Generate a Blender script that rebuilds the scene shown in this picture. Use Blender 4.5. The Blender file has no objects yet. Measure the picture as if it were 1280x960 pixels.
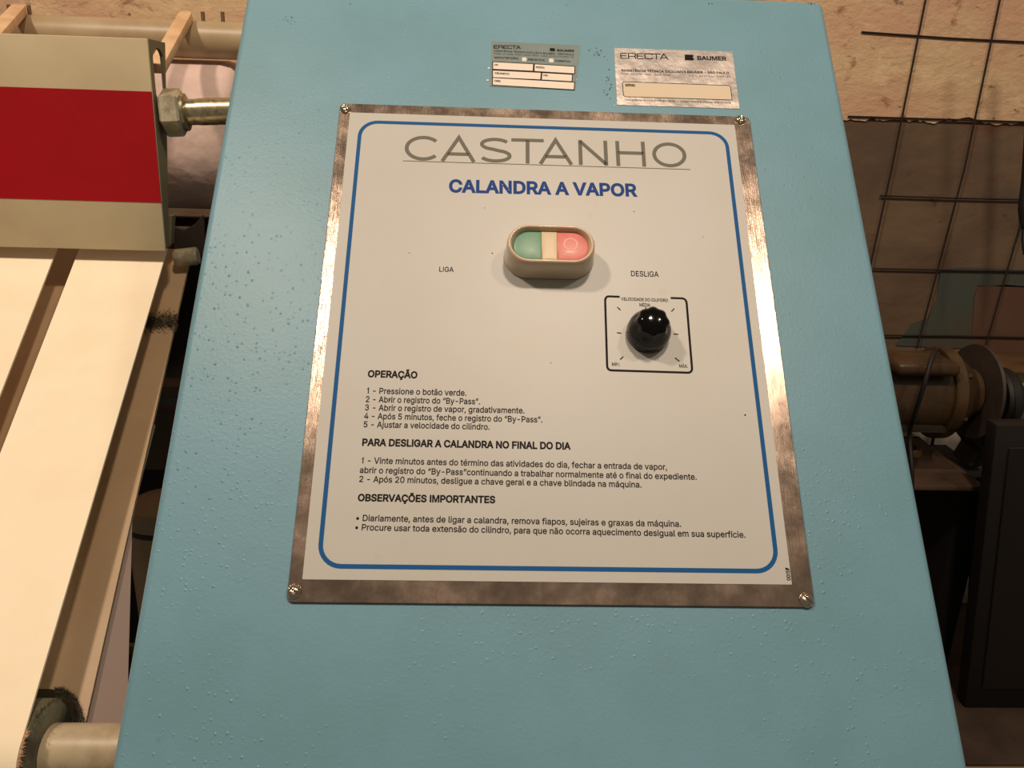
import bpy, bmesh, math, random
from mathutils import Vector as V3, Matrix

random.seed(7)
S = bpy.context.scene
COL = S.collection

# ------------------------------------------------------------------ camera
F = 980.0                                   # focal length for a 1280 x 960 frame
R = Matrix(((0.99911, 0.02007, 0.03716), (-0.02886, -0.31801, 0.94765), (0.03084, -0.94787, -0.31715)))
CAM = V3((0, 0, 1.55))
cd = bpy.data.cameras.new('camera'); cam = bpy.data.objects.new('camera', cd); COL.objects.link(cam)
cd.sensor_fit = 'HORIZONTAL'; cd.sensor_width = 36; cd.lens = 36 * F / 1280; cd.clip_start = 0.02
xr = R @ V3((1, 0, 0)); yu = R @ V3((0, -1, 0)); zb = R @ V3((0, 0, -1))
cam.matrix_world = Matrix(((xr.x, yu.x, zb.x, CAM.x), (xr.y, yu.y, zb.y, CAM.y), (xr.z, yu.z, zb.z, CAM.z), (0, 0, 0, 1)))
S.camera = cam

# ------------------------------------------------------------------ light
S.view_settings.view_transform = 'Standard'; S.view_settings.look = 'None'
S.view_settings.exposure = 0.0; S.view_settings.gamma = 1.0
w = bpy.data.worlds.new('world'); S.world = w; w.use_nodes = True
w.node_tree.nodes['Background'].inputs[0].default_value = (0.80, 0.66, 0.50, 1)
w.node_tree.nodes['Background'].inputs[1].default_value = 0.18

def lamp(name, loc, target, power, sx, sy, col=(1.0, 0.815, 0.635)):
    d = bpy.data.lights.new(name, 'AREA'); d.shape = 'RECTANGLE'; d.size = sx; d.size_y = sy
    d.energy = power; d.color = col
    o = bpy.data.objects.new(name, d); COL.objects.link(o); o.location = loc
    o.rotation_euler = (V3(target) - V3(loc)).to_track_quat('-Z', 'Y').to_euler()
    return o
# ceiling lamps hanging in a row above and behind the operator's place
lamp('ceiling_lamp_light', (0.19, -0.13, 2.95), (0.1, 0.6, 1.4), 12.5, 0.13, 0.12)
lamp('ceiling_lamp_light', (-0.90, -0.01, 2.95), (0.0, 0.6, 1.4), 17, 0.13, 0.12)
lamp('ceiling_lamp_light', (0.86, -0.16, 2.95), (0.1, 0.6, 1.4), 6, 0.13, 0.12)

# ------------------------------------------------------------------ geometry of the view -> places in the room
def ray(px, py): return R @ V3(((px - 640) / F, (py - 480) / F, 1.0))
def hit(px, py, p0, n):
    r = ray(px, py); return CAM + r * ((V3(p0) - CAM).dot(n) / r.dot(n))
def hitY(px, py, Y): return hit(px, py, (0, Y, 0), V3((0, 1, 0)))
def hitX(px, py, X): return hit(px, py, (X, 0, 0), V3((1, 0, 0)))
def atz(px, py, z): return CAM + ray(px, py) * z
# sloping front of the control cabinet
FO = V3((-0.10724666, 0.60746976, 1.55799935)); FU = V3((1, 0, 0))
FV = V3((0, -0.64716323, -0.76235147)); FN = V3((0, -0.76235147, 0.64716323))
def fp(u, s, n=0.0): return FO + FU * u + FV * s + FN * n
def face(px, py, n=0.0):
    p = hit(px, py, FO + FN * n, FN) - FO
    return p.x, p.dot(FV)

# ------------------------------------------------------------------ materials
def lin(r, g, b):
    f = lambda c: (c / 255 / 12.92) if c / 255 <= 0.04045 else ((c / 255 + 0.055) / 1.055) ** 2.4
    return (f(r), f(g), f(b), 1)
MATS = {}
def mat(name, col, rough=0.5, metal=0.0, bump=None, col2=None, nscale=20, mixr=(0.4, 0.65), rough2=None, spec=0.5, coat=0.0, aniso=0.0, layers=(), stretch=None, sss=0.0, brushed=False, droplets=False):
    """procedural Principled material; layers: extra noise stains (colour, scale, lo, hi)"""
    m = bpy.data.materials.new(name); m.use_nodes = True; MATS[name] = m
    nt = m.node_tree; b = nt.nodes['Principled BSDF']; L = nt.links.new
    b.inputs['Roughness'].default_value = rough; b.inputs['Metallic'].default_value = metal
    b.inputs['Specular IOR Level'].default_value = spec; b.inputs['Coat Weight'].default_value = coat
    b.inputs['Anisotropic'].default_value = aniso
    if sss:
        b.inputs['Subsurface Weight'].default_value = sss; b.inputs['Subsurface Scale'].default_value = 0.004
    tc = nt.nodes.new('ShaderNodeTexCoord'); src = tc.outputs['Object']
    if stretch:
        mp = nt.nodes.new('ShaderNodeMapping'); mp.inputs['Scale'].default_value = stretch; L(src, mp.inputs[0]); src = mp.outputs[0]
    def noise(scale, detail=6, rg=0.6):
        n = nt.nodes.new('ShaderNodeTexNoise'); n.inputs['Scale'].default_value = scale
        n.inputs['Detail'].default_value = detail; n.inputs['Roughness'].default_value = rg
        L(src, n.inputs['Vector']); return n.outputs[0]
    def ramp(s, lo, hi):
        r = nt.nodes.new('ShaderNodeMapRange'); r.inputs[1].default_value = lo; r.inputs[2].default_value = hi; L(s, r.inputs[0]); return r.outputs[0]
    cur = None
    lays = ([(col2, nscale) + tuple(mixr)] if col2 else []) + list(layers)
    for (c2, sc, lo, hi) in lays:
        mx = nt.nodes.new('ShaderNodeMix'); mx.data_type = 'RGBA'
        L(ramp(noise(sc), lo, hi), mx.inputs[0])
        if cur is None: mx.inputs[6].default_value = col
        else: L(cur, mx.inputs[6])
        mx.inputs[7].default_value = c2; cur = mx.outputs[2]
    if cur is None: b.inputs['Base Color'].default_value = col
    else: L(cur, b.inputs['Base Color'])
    if rough2 is not None:
        r = nt.nodes.new('ShaderNodeMapRange'); r.inputs[1].default_value = .35; r.inputs[2].default_value = .65
        r.inputs[3].default_value = rough; r.inputs[4].default_value = rough2
        L(noise(nscale * 1.7), r.inputs[0]); L(r.outputs[0], b.inputs['Roughness'])
    if bump:
        prev = None
        if brushed:
            mp = nt.nodes.new('ShaderNodeMapping'); mp.inputs['Scale'].default_value = (1, .03, .03); L(src, mp.inputs[0]); src = mp.outputs[0]
        if droplets:                                             # paint droplets: sparse raised dots
            v = nt.nodes.new('ShaderNodeTexVoronoi'); v.inputs['Scale'].default_value = 330; L(src, v.inputs['Vector'])
            sp = nt.nodes.new('ShaderNodeSeparateColor'); L(v.outputs['Color'], sp.inputs[0])
            a = ramp(v.outputs['Distance'], .32, .05); k = ramp(sp.outputs[0], .55, .95); patch = ramp(noise(7), .42, .62)
            m1 = nt.nodes.new('ShaderNodeMath'); m1.operation = 'MULTIPLY'; L(a, m1.inputs[0]); L(k, m1.inputs[1])
            m2 = nt.nodes.new('ShaderNodeMath'); m2.operation = 'MULTIPLY'; L(m1.outputs[0], m2.inputs[0]); L(patch, m2.inputs[1])
            bp = nt.nodes.new('ShaderNodeBump'); bp.inputs['Strength'].default_value = .9; bp.inputs['Distance'].default_value = .00055
            L(m2.outputs[0], bp.inputs['Height']); prev = bp.outputs[0]
        for (sc, st, dist) in bump:
            bp = nt.nodes.new('ShaderNodeBump'); bp.inputs['Strength'].default_value = st; bp.inputs['Distance'].default_value = dist
            L(noise(sc, 3, .5), bp.inputs['Height'])
            if prev: L(prev, bp.inputs['Normal'])
            prev = bp.outputs[0]
        L(prev, b.inputs['Normal'])
    return m

M = dict(
    blue=mat('blue_paint', lin(113, 155, 173), .43, bump=[(420, .2, .0006), (1100, .2, .0003)], droplets=True, col2=lin(107, 148, 162), nscale=9, layers=[(lin(95, 110, 104), 30, .72, .80)]),
    steel=mat('brushed_steel', lin(194, 172, 156), .16, 1.0, col2=lin(172, 150, 134), nscale=30, mixr=(.42, .70), rough2=.28, bump=[(1800, .42, .0004)], brushed=True),
    sheet=mat('white_plastic_sheet', lin(188, 186, 181), .42, col2=lin(186, 183, 175), nscale=14, layers=[(lin(180, 170, 154), 22, .66, .80), (lin(120, 95, 75), 330, .80, .82)]),
    printblue=mat('blue_print', lin(14, 84, 142), .6, spec=.2),
    printnavy=mat('navy_print', lin(22, 62, 132), .6, spec=.2),
    printgrey=mat('grey_print', lin(108, 105, 95), .6, spec=.2),
    black=mat('black_print', lin(24, 20, 17), .7, spec=.15),
    boot=mat('silicone_boot', lin(188, 174, 148), .25, coat=.4, sss=.5, col2=lin(196, 176, 150), nscale=60),
    green=mat('green_key', lin(108, 150, 124), .42, coat=.05, col2=lin(122, 160, 134), nscale=60),
    cream=mat('cream_bar', lin(208, 186, 152), .4),
    pink=mat('pink_key', lin(214, 118, 110), .42, coat=.05, col2=lin(218, 132, 122), nscale=60),
    pinklight=mat('pink_ring', lin(236, 172, 160), .4),
    knob=mat('black_plastic', lin(7, 7, 7), .10, spec=.3),
    screw=mat('bright_zinc', lin(205, 190, 170), .18, 1.0),
    foil=mat('silver_foil', lin(176, 168, 164), .40, .8, bump=[(55, .35, .003)], col2=lin(212, 200, 192), nscale=50),
    film=mat('clear_film', lin(124, 136, 134), .3, col2=lin(130, 142, 140), nscale=60),
    labelpaper=mat('label_white', lin(232, 218, 204), .6),
    labelcream=mat('label_cream', lin(212, 194, 170), .6),
    beltm=mat('cotton_canvas', lin(254, 238, 210), .9, bump=[(900, .3, .0006)], col2=lin(250, 232, 202), nscale=16, spec=.1),
    panelm=mat('beige_enamel', lin(200, 184, 150), .42, col2=lin(192, 174, 140), nscale=10),
    flange=mat('olive_enamel', lin(120, 112, 88), .45),
    red=mat('red_stripe', lin(168, 0, 16), .42, col2=lin(160, 0, 14), nscale=10),
    brass=mat('plated_brass', lin(186, 176, 146), .24, .85, col2=lin(130, 116, 88), nscale=120, mixr=(.5, .7), rough2=.35),
    hexm=mat('worn_zinc', lin(196, 186, 160), .38, .35, col2=lin(150, 138, 116), nscale=90),
    padding=mat('padding_cloth', lin(226, 200, 190), .95, bump=[(18, .6, .01), (300, .2, .001)], col2=lin(205, 180, 168), nscale=14, spec=.1),
    tube=mat('beige_tube', lin(180, 160, 128), .4, col2=lin(165, 142, 110), nscale=12),
    wood=mat('pale_wood', lin(226, 190, 150), .6, col2=lin(205, 165, 125), nscale=40),
    pinm=mat('rusty_pin', lin(110, 85, 62), .6),
    board=mat('tan_sheet_metal', lin(186, 158, 124), .5, col2=lin(176, 146, 112), nscale=9),
    boardside=mat('mauve_grey_paint', lin(160, 138, 128), .5),
    lint=mat('grey_lint', lin(88, 80, 66), 1.0, spec=.05),
    lintlight=mat('pale_lint', lin(205, 165, 125), 1.0, spec=.05),
    rollend=mat('olive_grey_iron', lin(128, 122, 98), .7, col2=lin(80, 72, 58), nscale=40, bump=[(120, .4, .002)]),
    shaft=mat('beige_shaft', lin(190, 172, 142), .4, col2=lin(160, 135, 108), nscale=30),
    darkmetal=mat('dark_grimy_steel', lin(60, 48, 38), .6, col2=lin(38, 30, 24), nscale=14),
    pitch=mat('shade_black_steel', lin(22, 18, 15), .8),  # near-black colour standing in for deep shade
    framebrown=mat('brown_primer', lin(96, 74, 58), .6, col2=lin(76, 58, 44), nscale=12),
    motor=mat('bronze_motor_paint', lin(80, 60, 39), .34, col2=lin(60, 44, 28), nscale=22, layers=[(lin(50, 38, 28), 60, .62, .75)]),
    gold=mat('ochre_box', lin(100, 74, 46), .5, col2=lin(76, 56, 36), nscale=20),
    rubber=mat('black_rubber', lin(24, 20, 18), .6),
    wire=mat('rusty_wire', lin(34, 20, 13), .8),
    bluegrey=mat('blue_grey_paint', lin(72, 80, 74), .7, col2=lin(80, 74, 62), nscale=12),
    brickpaint=mat('brick_red_paint', lin(100, 72, 57), .7, col2=lin(96, 64, 48), nscale=12),
 wearm=mat('dark_scuff', lin(84, 92, 82), .7),
    greypanel=mat('grey_panel', lin(206, 198, 186), .6, col2=lin(180, 166, 150), nscale=6),
    crate=mat('shaded_brown_enamel', lin(22, 13, 9), .65, col2=lin(18, 10, 7), nscale=12),  # brown darkened so the colour carries the shade of the corner
    plinth=mat('brown_plinth', lin(78, 60, 46), .7, col2=lin(60, 44, 34), nscale=18),
    floor=mat('floor_concrete', lin(92, 80, 70), .8, col2=lin(70, 60, 52), nscale=4),
)

def wall_material():
    m = bpy.data.materials.new('old_plaster'); m.use_nodes = True; nt = m.node_tree; L = nt.links.new
    b = nt.nodes['Principled BSDF']; b.inputs['Roughness'].default_value = .9
    tc = nt.nodes.new('ShaderNodeTexCoord')
    mp = nt.nodes.new('ShaderNodeMapping'); mp.inputs['Scale'].default_value = (1, 1, 1.7); L(tc.outputs['Object'], mp.inputs[0])
    def noise(sc, det=8, rg=.65, d=0):
        n = nt.nodes.new('ShaderNodeTexNoise'); n.inputs['Scale'].default_value = sc; n.inputs['Detail'].default_value = det
        n.inputs['Roughness'].default_value = rg; n.inputs['Distortion'].default_value = d; L(mp.outputs[0], n.inputs['Vector']); return n.outputs[0]
    def ramp(s, lo, hi):
        r = nt.nodes.new('ShaderNodeMapRange'); r.inputs[1].default_value = lo; r.inputs[2].default_value = hi; L(s, r.inputs[0]); return r.outputs[0]
    cur = lin(222, 190, 150)
    for c2, s, lo, hi, d in ((lin(214, 168, 138), 5, .4, .65, 0), (lin(240, 212, 170), 9, .55, .7, .5), (lin(150, 104, 74), 15, .585, .68, .5), (lin(84, 50, 32), 34, .63, .70, .3)):
        mx = nt.nodes.new('ShaderNodeMix'); mx.data_type = 'RGBA'; L(ramp(noise(s, d=d), lo, hi), mx.inputs[0])
        if isinstance(cur, tuple): mx.inputs[6].default_value = cur
        else: L(cur, mx.inputs[6])
        mx.inputs[7].default_value = c2; cur = mx.outputs[2]
    L(cur, b.inputs['Base Color'])
    bp = nt.nodes.new('ShaderNodeBump'); bp.inputs['Strength'].default_value = .6; bp.inputs['Distance'].default_value = .01
    L(noise(22, d=.1), bp.inputs['Height']); L(bp.outputs[0], b.inputs['Normal'])
    return m
def dado_material():  # lower wall, darker brown than the plaster above
    m = mat('brown_dado', lin(116, 94, 73), .75, bump=[(16, .5, .006)], col2=lin(97, 76, 59), nscale=5,
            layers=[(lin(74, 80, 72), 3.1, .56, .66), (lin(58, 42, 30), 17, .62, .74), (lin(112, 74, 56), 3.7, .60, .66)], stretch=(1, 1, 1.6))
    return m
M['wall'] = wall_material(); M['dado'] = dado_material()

# ------------------------------------------------------------------ object helpers
WPOS = {}
def thing(name, label, cat, loc, group=None):
    o = bpy.data.objects.new(name, None); COL.objects.link(o); o.location = loc; o.empty_display_size = .02
    o['label'] = label; o['category'] = cat
    if group: o['group'] = group
    WPOS[o] = V3(loc); return o
def obj(name, bm, m, parent=None, smooth=False, label=None, recalc=True):
    """one mesh object; bm holds world coordinates, the origin goes to its middle"""
    if recalc: bmesh.ops.recalc_face_normals(bm, faces=bm.faces)
    lo = V3((min(v.co[i] for v in bm.verts) for i in range(3))); hi = V3((max(v.co[i] for v in bm.verts) for i in range(3)))
    c = (lo + hi) / 2
    for v in bm.verts: v.co -= c
    me = bpy.data.meshes.new(name); bm.to_mesh(me); bm.free()
    for mm in (m if isinstance(m, (list, tuple)) else [m]): me.materials.append(M[mm])
    if smooth:
        for p in me.polygons: p.use_smooth = True
        if smooth != 'all':
            try: me.set_sharp_from_angle(angle=math.radians(smooth if smooth is not True else 35))
            except Exception: pass
    o = bpy.data.objects.new(name, me); COL.objects.link(o)
    if parent is not None:
        o.parent = parent; o.location = c - WPOS[parent]
    else: o.location = c
    WPOS[o] = c
    if label: o['label'] = label
    return o
def tag(o, label, cat, group=None, kind=None):
    o['label'] = label; o['category'] = cat
    if group: o['group'] = group
    if kind: o['kind'] = kind
    return o
def struct(name, bm, m, parent=None, smooth=False):
    o = obj(name, bm, m, parent, smooth)
    if parent is None: o['kind'] = 'structure'
    return o
def BM(): return bmesh.new()
def box(bm, lo, hi):
    x0, y0, z0 = lo; x1, y1, z1 = hi
    v = [bm.verts.new(p) for p in ((x0, y0, z0), (x1, y0, z0), (x1, y1, z0), (x0, y1, z0), (x0, y0, z1), (x1, y0, z1), (x1, y1, z1), (x0, y1, z1))]
    for f in ((0, 3, 2, 1), (4, 5, 6, 7), (0, 1, 5, 4), (1, 2, 6, 5), (2, 3, 7, 6), (3, 0, 4, 7)): bm.faces.new([v[i] for i in f])
def bevel(bm, w, seg=2, ang=30):
    bmesh.ops.recalc_face_normals(bm, faces=bm.faces)
    es = [e for e in bm.edges if len(e.link_faces) == 2 and e.calc_face_angle(0) > math.radians(ang)]
    bmesh.ops.bevel(bm, geom=es, offset=w, segments=seg, profile=.5, affect='EDGES')
def prism(bm, pts, ext):
    """solid between polygon pts (3d list) and the same polygon moved by ext"""
    a = [bm.verts.new(p) for p in pts]; b = [bm.verts.new(V3(p) + V3(ext)) for p in pts]
    bm.faces.new(a); bm.faces.new(b[::-1]); n = len(a)
    for i in range(n): bm.faces.new((a[i], b[i], b[(i + 1) % n], a[(i + 1) % n]))
def loft(bm, rings, caps=(True, True), closed=True):
    vs = [[bm.verts.new(p) for p in r] for r in rings]; n = len(vs[0])
    for a, b in zip(vs, vs[1:]):
        for i in range(n if closed else n - 1): bm.faces.new((a[i], a[(i + 1) % n], b[(i + 1) % n], b[i]))
    if caps[0]: bm.faces.new(vs[0][::-1])
    if caps[1]: bm.faces.new(vs[-1])
    return vs
def frame(axis):
    a = V3(axis).normalized(); t = V3((0, 0, 1)) if abs(a.z) < .9 else V3((1, 0, 0))
    e1 = t.cross(a).normalized(); e2 = a.cross(e1); return a, e1, e2
def lathe(bm, c, axis, prof, n=32, e=None, caps=(True, True), lobes=None):
    """prof: (distance along axis, radius)"""
    a, e1, e2 = frame(axis); c = V3(c)
    rings = []
    for k, (h, r) in enumerate(prof):
        rg = []
        for i in range(n):
            t = 2 * math.pi * i / n
            rr = r * (1 + (lobes(t, k) if lobes else 0))
            rg.append(c + a * h + (e1 * math.cos(t) + e2 * math.sin(t)) * rr)
        rings.append(rg)
    loft(bm, rings, caps)
def cyl(bm, p0, p1, r0, r1=None, n=16):
    p0 = V3(p0); p1 = V3(p1); lathe(bm, p0, p1 - p0, [(0, r0), ((p1 - p0).length, r0 if r1 is None else r1)], n)
def tube(bm, pts, r, n=8):
    pts = [V3(p) for p in pts]; rings = []
    e1 = None
    for i, p in enumerate(pts):
        d = (pts[min(i + 1, len(pts) - 1)] - pts[max(i - 1, 0)]).normalized()
        if e1 is None: _, e1, e2 = frame(d)
        e1 = (e1 - d * e1.dot(d)).normalized(); e2 = d.cross(e1)
        rr = r[i] if isinstance(r, (list, tuple)) else r
        rings.append([p + (e1 * math.cos(2 * math.pi * k / n) + e2 * math.sin(2 * math.pi * k / n)) * rr for k in range(n)])
    loft(bm, rings)
def smoothpath(pts, k=6):
    pts = [V3(p) for p in pts]; out = []
    P = [pts[0]] + pts + [pts[-1]]
    for i in range(1, len(P) - 2):
        for j in range(k):
            t = j / k; a, b, c, d = P[i - 1], P[i], P[i + 1], P[i + 2]
            out.append(.5 * ((2 * b) + (c - a) * t + (2 * a - 5 * b + 4 * c - d) * t * t + (3 * b - a - 3 * c + d) * t ** 3))
    out.append(pts[-1]); return out

# =================================================================== SETTING
WY = 1.38
zd = hitY(1170, 151, WY - .02).z
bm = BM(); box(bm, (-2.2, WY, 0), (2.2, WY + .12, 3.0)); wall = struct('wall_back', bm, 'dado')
bm = BM()                                                   # plaster coat above the dado, with a ragged lower edge
n = 700; xs = [-2.2 + 4.4 * i / n for i in range(n + 1)]
top = [[], []]
for yy, lst in ((WY - .012, 0), (WY, 1)):
    for x in xs: top[lst].append(x)
rg = []
off = []; cur_ = 0
for x in xs:
    cur_ = cur_ * .86 + random.uniform(-.0028, .0028); off.append(cur_ + (random.uniform(-.004, .004) if random.random() < .12 else 0))
a = [bm.verts.new((x, WY - .003, zd + o)) for x, o in zip(xs, off)]; b = [bm.verts.new((x, WY - .003, 3.0)) for x in xs]
c = [bm.verts.new((x, WY, zd + o + .004)) for x, o in zip(xs, off)]
for i in range(n):
    bm.faces.new((a[i], a[i + 1], b[i + 1], b[i])); bm.faces.new((c[i], c[i + 1], a[i + 1], a[i]))
struct('plaster_coat', bm, 'wall', wall)
bm = BM(); box(bm, (-2.2, -1.2, -.1), (2.2, WY, 0)); struct('floor', bm, 'floor')

def patch(name, m, q, th=.002):
    bm = BM(); prism(bm, [hitY(x, y, WY - th) for x, y in q], (0, th - .0003, 0)); obj(name, bm, m, wall)
patch('paint_patch', 'bluegrey', [(1176, 337), (1200, 334), (1330, 340), (1330, 361), (1222, 357), (1217, 372), (1214, 436), (1120, 432), (1140, 404), (1160, 398), (1172, 372)])
patch('paint_patch', 'brickpaint', [(1222, 358.5), (1258, 356), (1330, 362), (1330, 470), (1260, 470), (1216, 470), (1214, 436), (1218, 372)])

# =================================================================== CONTROL CABINET
u0 = -0.0812; u1 = 0.3735; st = face(1028, 3)[1] - .0; sb = 0.56
XL = FO.x + u0; XR = FO.x + u1
root = thing('control_cabinet', 'light blue control cabinet with a sloping front carrying an instruction plate', 'cabinet', ((XL + XR) / 2, .6, 0))
bm = BM()
T = fp(u0, st); B = fp(u0, sb)
prof = [T, B, V3((XL, B.y, 0.0)), V3((XL, .93, 0.0)), V3((XL, .93, T.z - .10)), V3((XL, T.y + .07, T.z))]
prof = [V3((XL, p.y, p.z)) for p in prof]
prism(bm, prof, (XR - XL, 0, 0)); bevel(bm, .005, 4, 20)
obj('cabinet_body', bm, 'blue', root, smooth=40)

# ---- instruction plate
def rrect(bm, quad, n0, n1, r, seg=6, be=0.0):
    """solid rounded rectangle; quad = (u0,s0,u1,s1)"""
    a0, b0, a1, b1 = quad
    def ring(d, n):
        out = []
        for cx, cy, t0 in ((a1 - r, b0 + r, -90), (a1 - r, b1 - r, 0), (a0 + r, b1 - r, 90), (a0 + r, b0 + r, 180)):
            for k in range(seg + 1):
                t = math.radians(t0 + 90 * k / seg); out.append(fp(cx + (r - d) * math.cos(t), cy + (r - d) * math.sin(t), n))
        return out
    rings = [ring(0, n0), ring(0, n1 - be)] + ([ring(be, n1)] if be else [])
    loft(bm, rings, (True, True))
def avg(*qs): return sum(qs) / len(qs)
bm = BM(); rrect(bm, (0, 0, .300, .3505), .0002, .0016, .0035, 5, .0004)
plate = obj('instruction_plate', bm, 'steel', root, label='stainless steel instruction plate with four corner screws')
sheet_q = (avg(face(437.5, 144)[0], face(379, 725)[0]), avg(face(437.5, 144)[1], face(915, 157)[1]), avg(face(915, 157)[0], face(991, 731)[0]), avg(face(379, 725)[1], face(991, 731)[1]))
bm = BM(); rrect(bm, sheet_q, .0015, .0019, .0005, 2)
obj('printed_sheet', bm, 'sheet', plate, label='off-white printed instruction sheet')
NT = .00205                                                     # height of the ink above the cabinet face

def ribbon(bm, pts, wd, n=NT, closed=False):
    """flat ink line along (u,s) points"""
    m = len(pts); Lv = []; Rv = []
    P = [V3((p[0], p[1], 0)) for p in pts]
    for i in range(m):
        if closed: d1 = P[i] - P[i - 1]; d2 = P[(i + 1) % m] - P[i]
        else: d1 = P[i] - P[max(i - 1, 0)]; d2 = P[min(i + 1, m - 1)] - P[i]
        if d1.length < 1e-9: d1 = d2
        if d2.length < 1e-9: d2 = d1
        d1.normalize(); d2.normalize(); t = (d1 + d2)
        if t.length < 1e-6: t = d1
        t.normalize(); nn = V3((-t.y, t.x, 0)); k = 1 / max(.35, nn.dot(V3((-d1.y, d1.x, 0))))
        q = nn * (wd / 2 * k)
        Lv.append(bm.verts.new(fp(P[i].x + q.x, P[i].y + q.y, n))); Rv.append(bm.verts.new(fp(P[i].x - q.x, P[i].y - q.y, n)))
    for i in range(m if closed else m - 1):
        j = (i + 1) % m; bm.faces.new((Lv[i], Lv[j], Rv[j], Rv[i]))
def rrpath(a0, b0, a1, b1, r, seg=8):
    out = []
    for cx, cy, t0 in ((a1 - r, b0 + r, -90), (a1 - r, b1 - r, 0), (a0 + r, b1 - r, 90), (a0 + r, b0 + r, 180)):
        for k in range(seg + 1):
            t = math.radians(t0 + 90 * k / seg); out.append((cx + r * math.cos(t), cy + r * math.sin(t)))
    return out
bu0 = avg(face(449, 190)[0], face(441, 260)[0], face(401.5, 682)[0]); bu1 = avg(face(906.5, 187)[0], face(970, 689)[0])
bs0 = avg(face(473, 155.6)[1], face(880, 167.5)[1]); bs1 = avg(face(425, 709)[1], face(949, 714)[1])
bm = BM(); ribbon(bm, rrpath(bu0, bs0, bu1, bs1, .0125), .0026, closed=True); obj('border_line', bm, 'printblue', plate, label='blue rounded border line', recalc=False)

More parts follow.
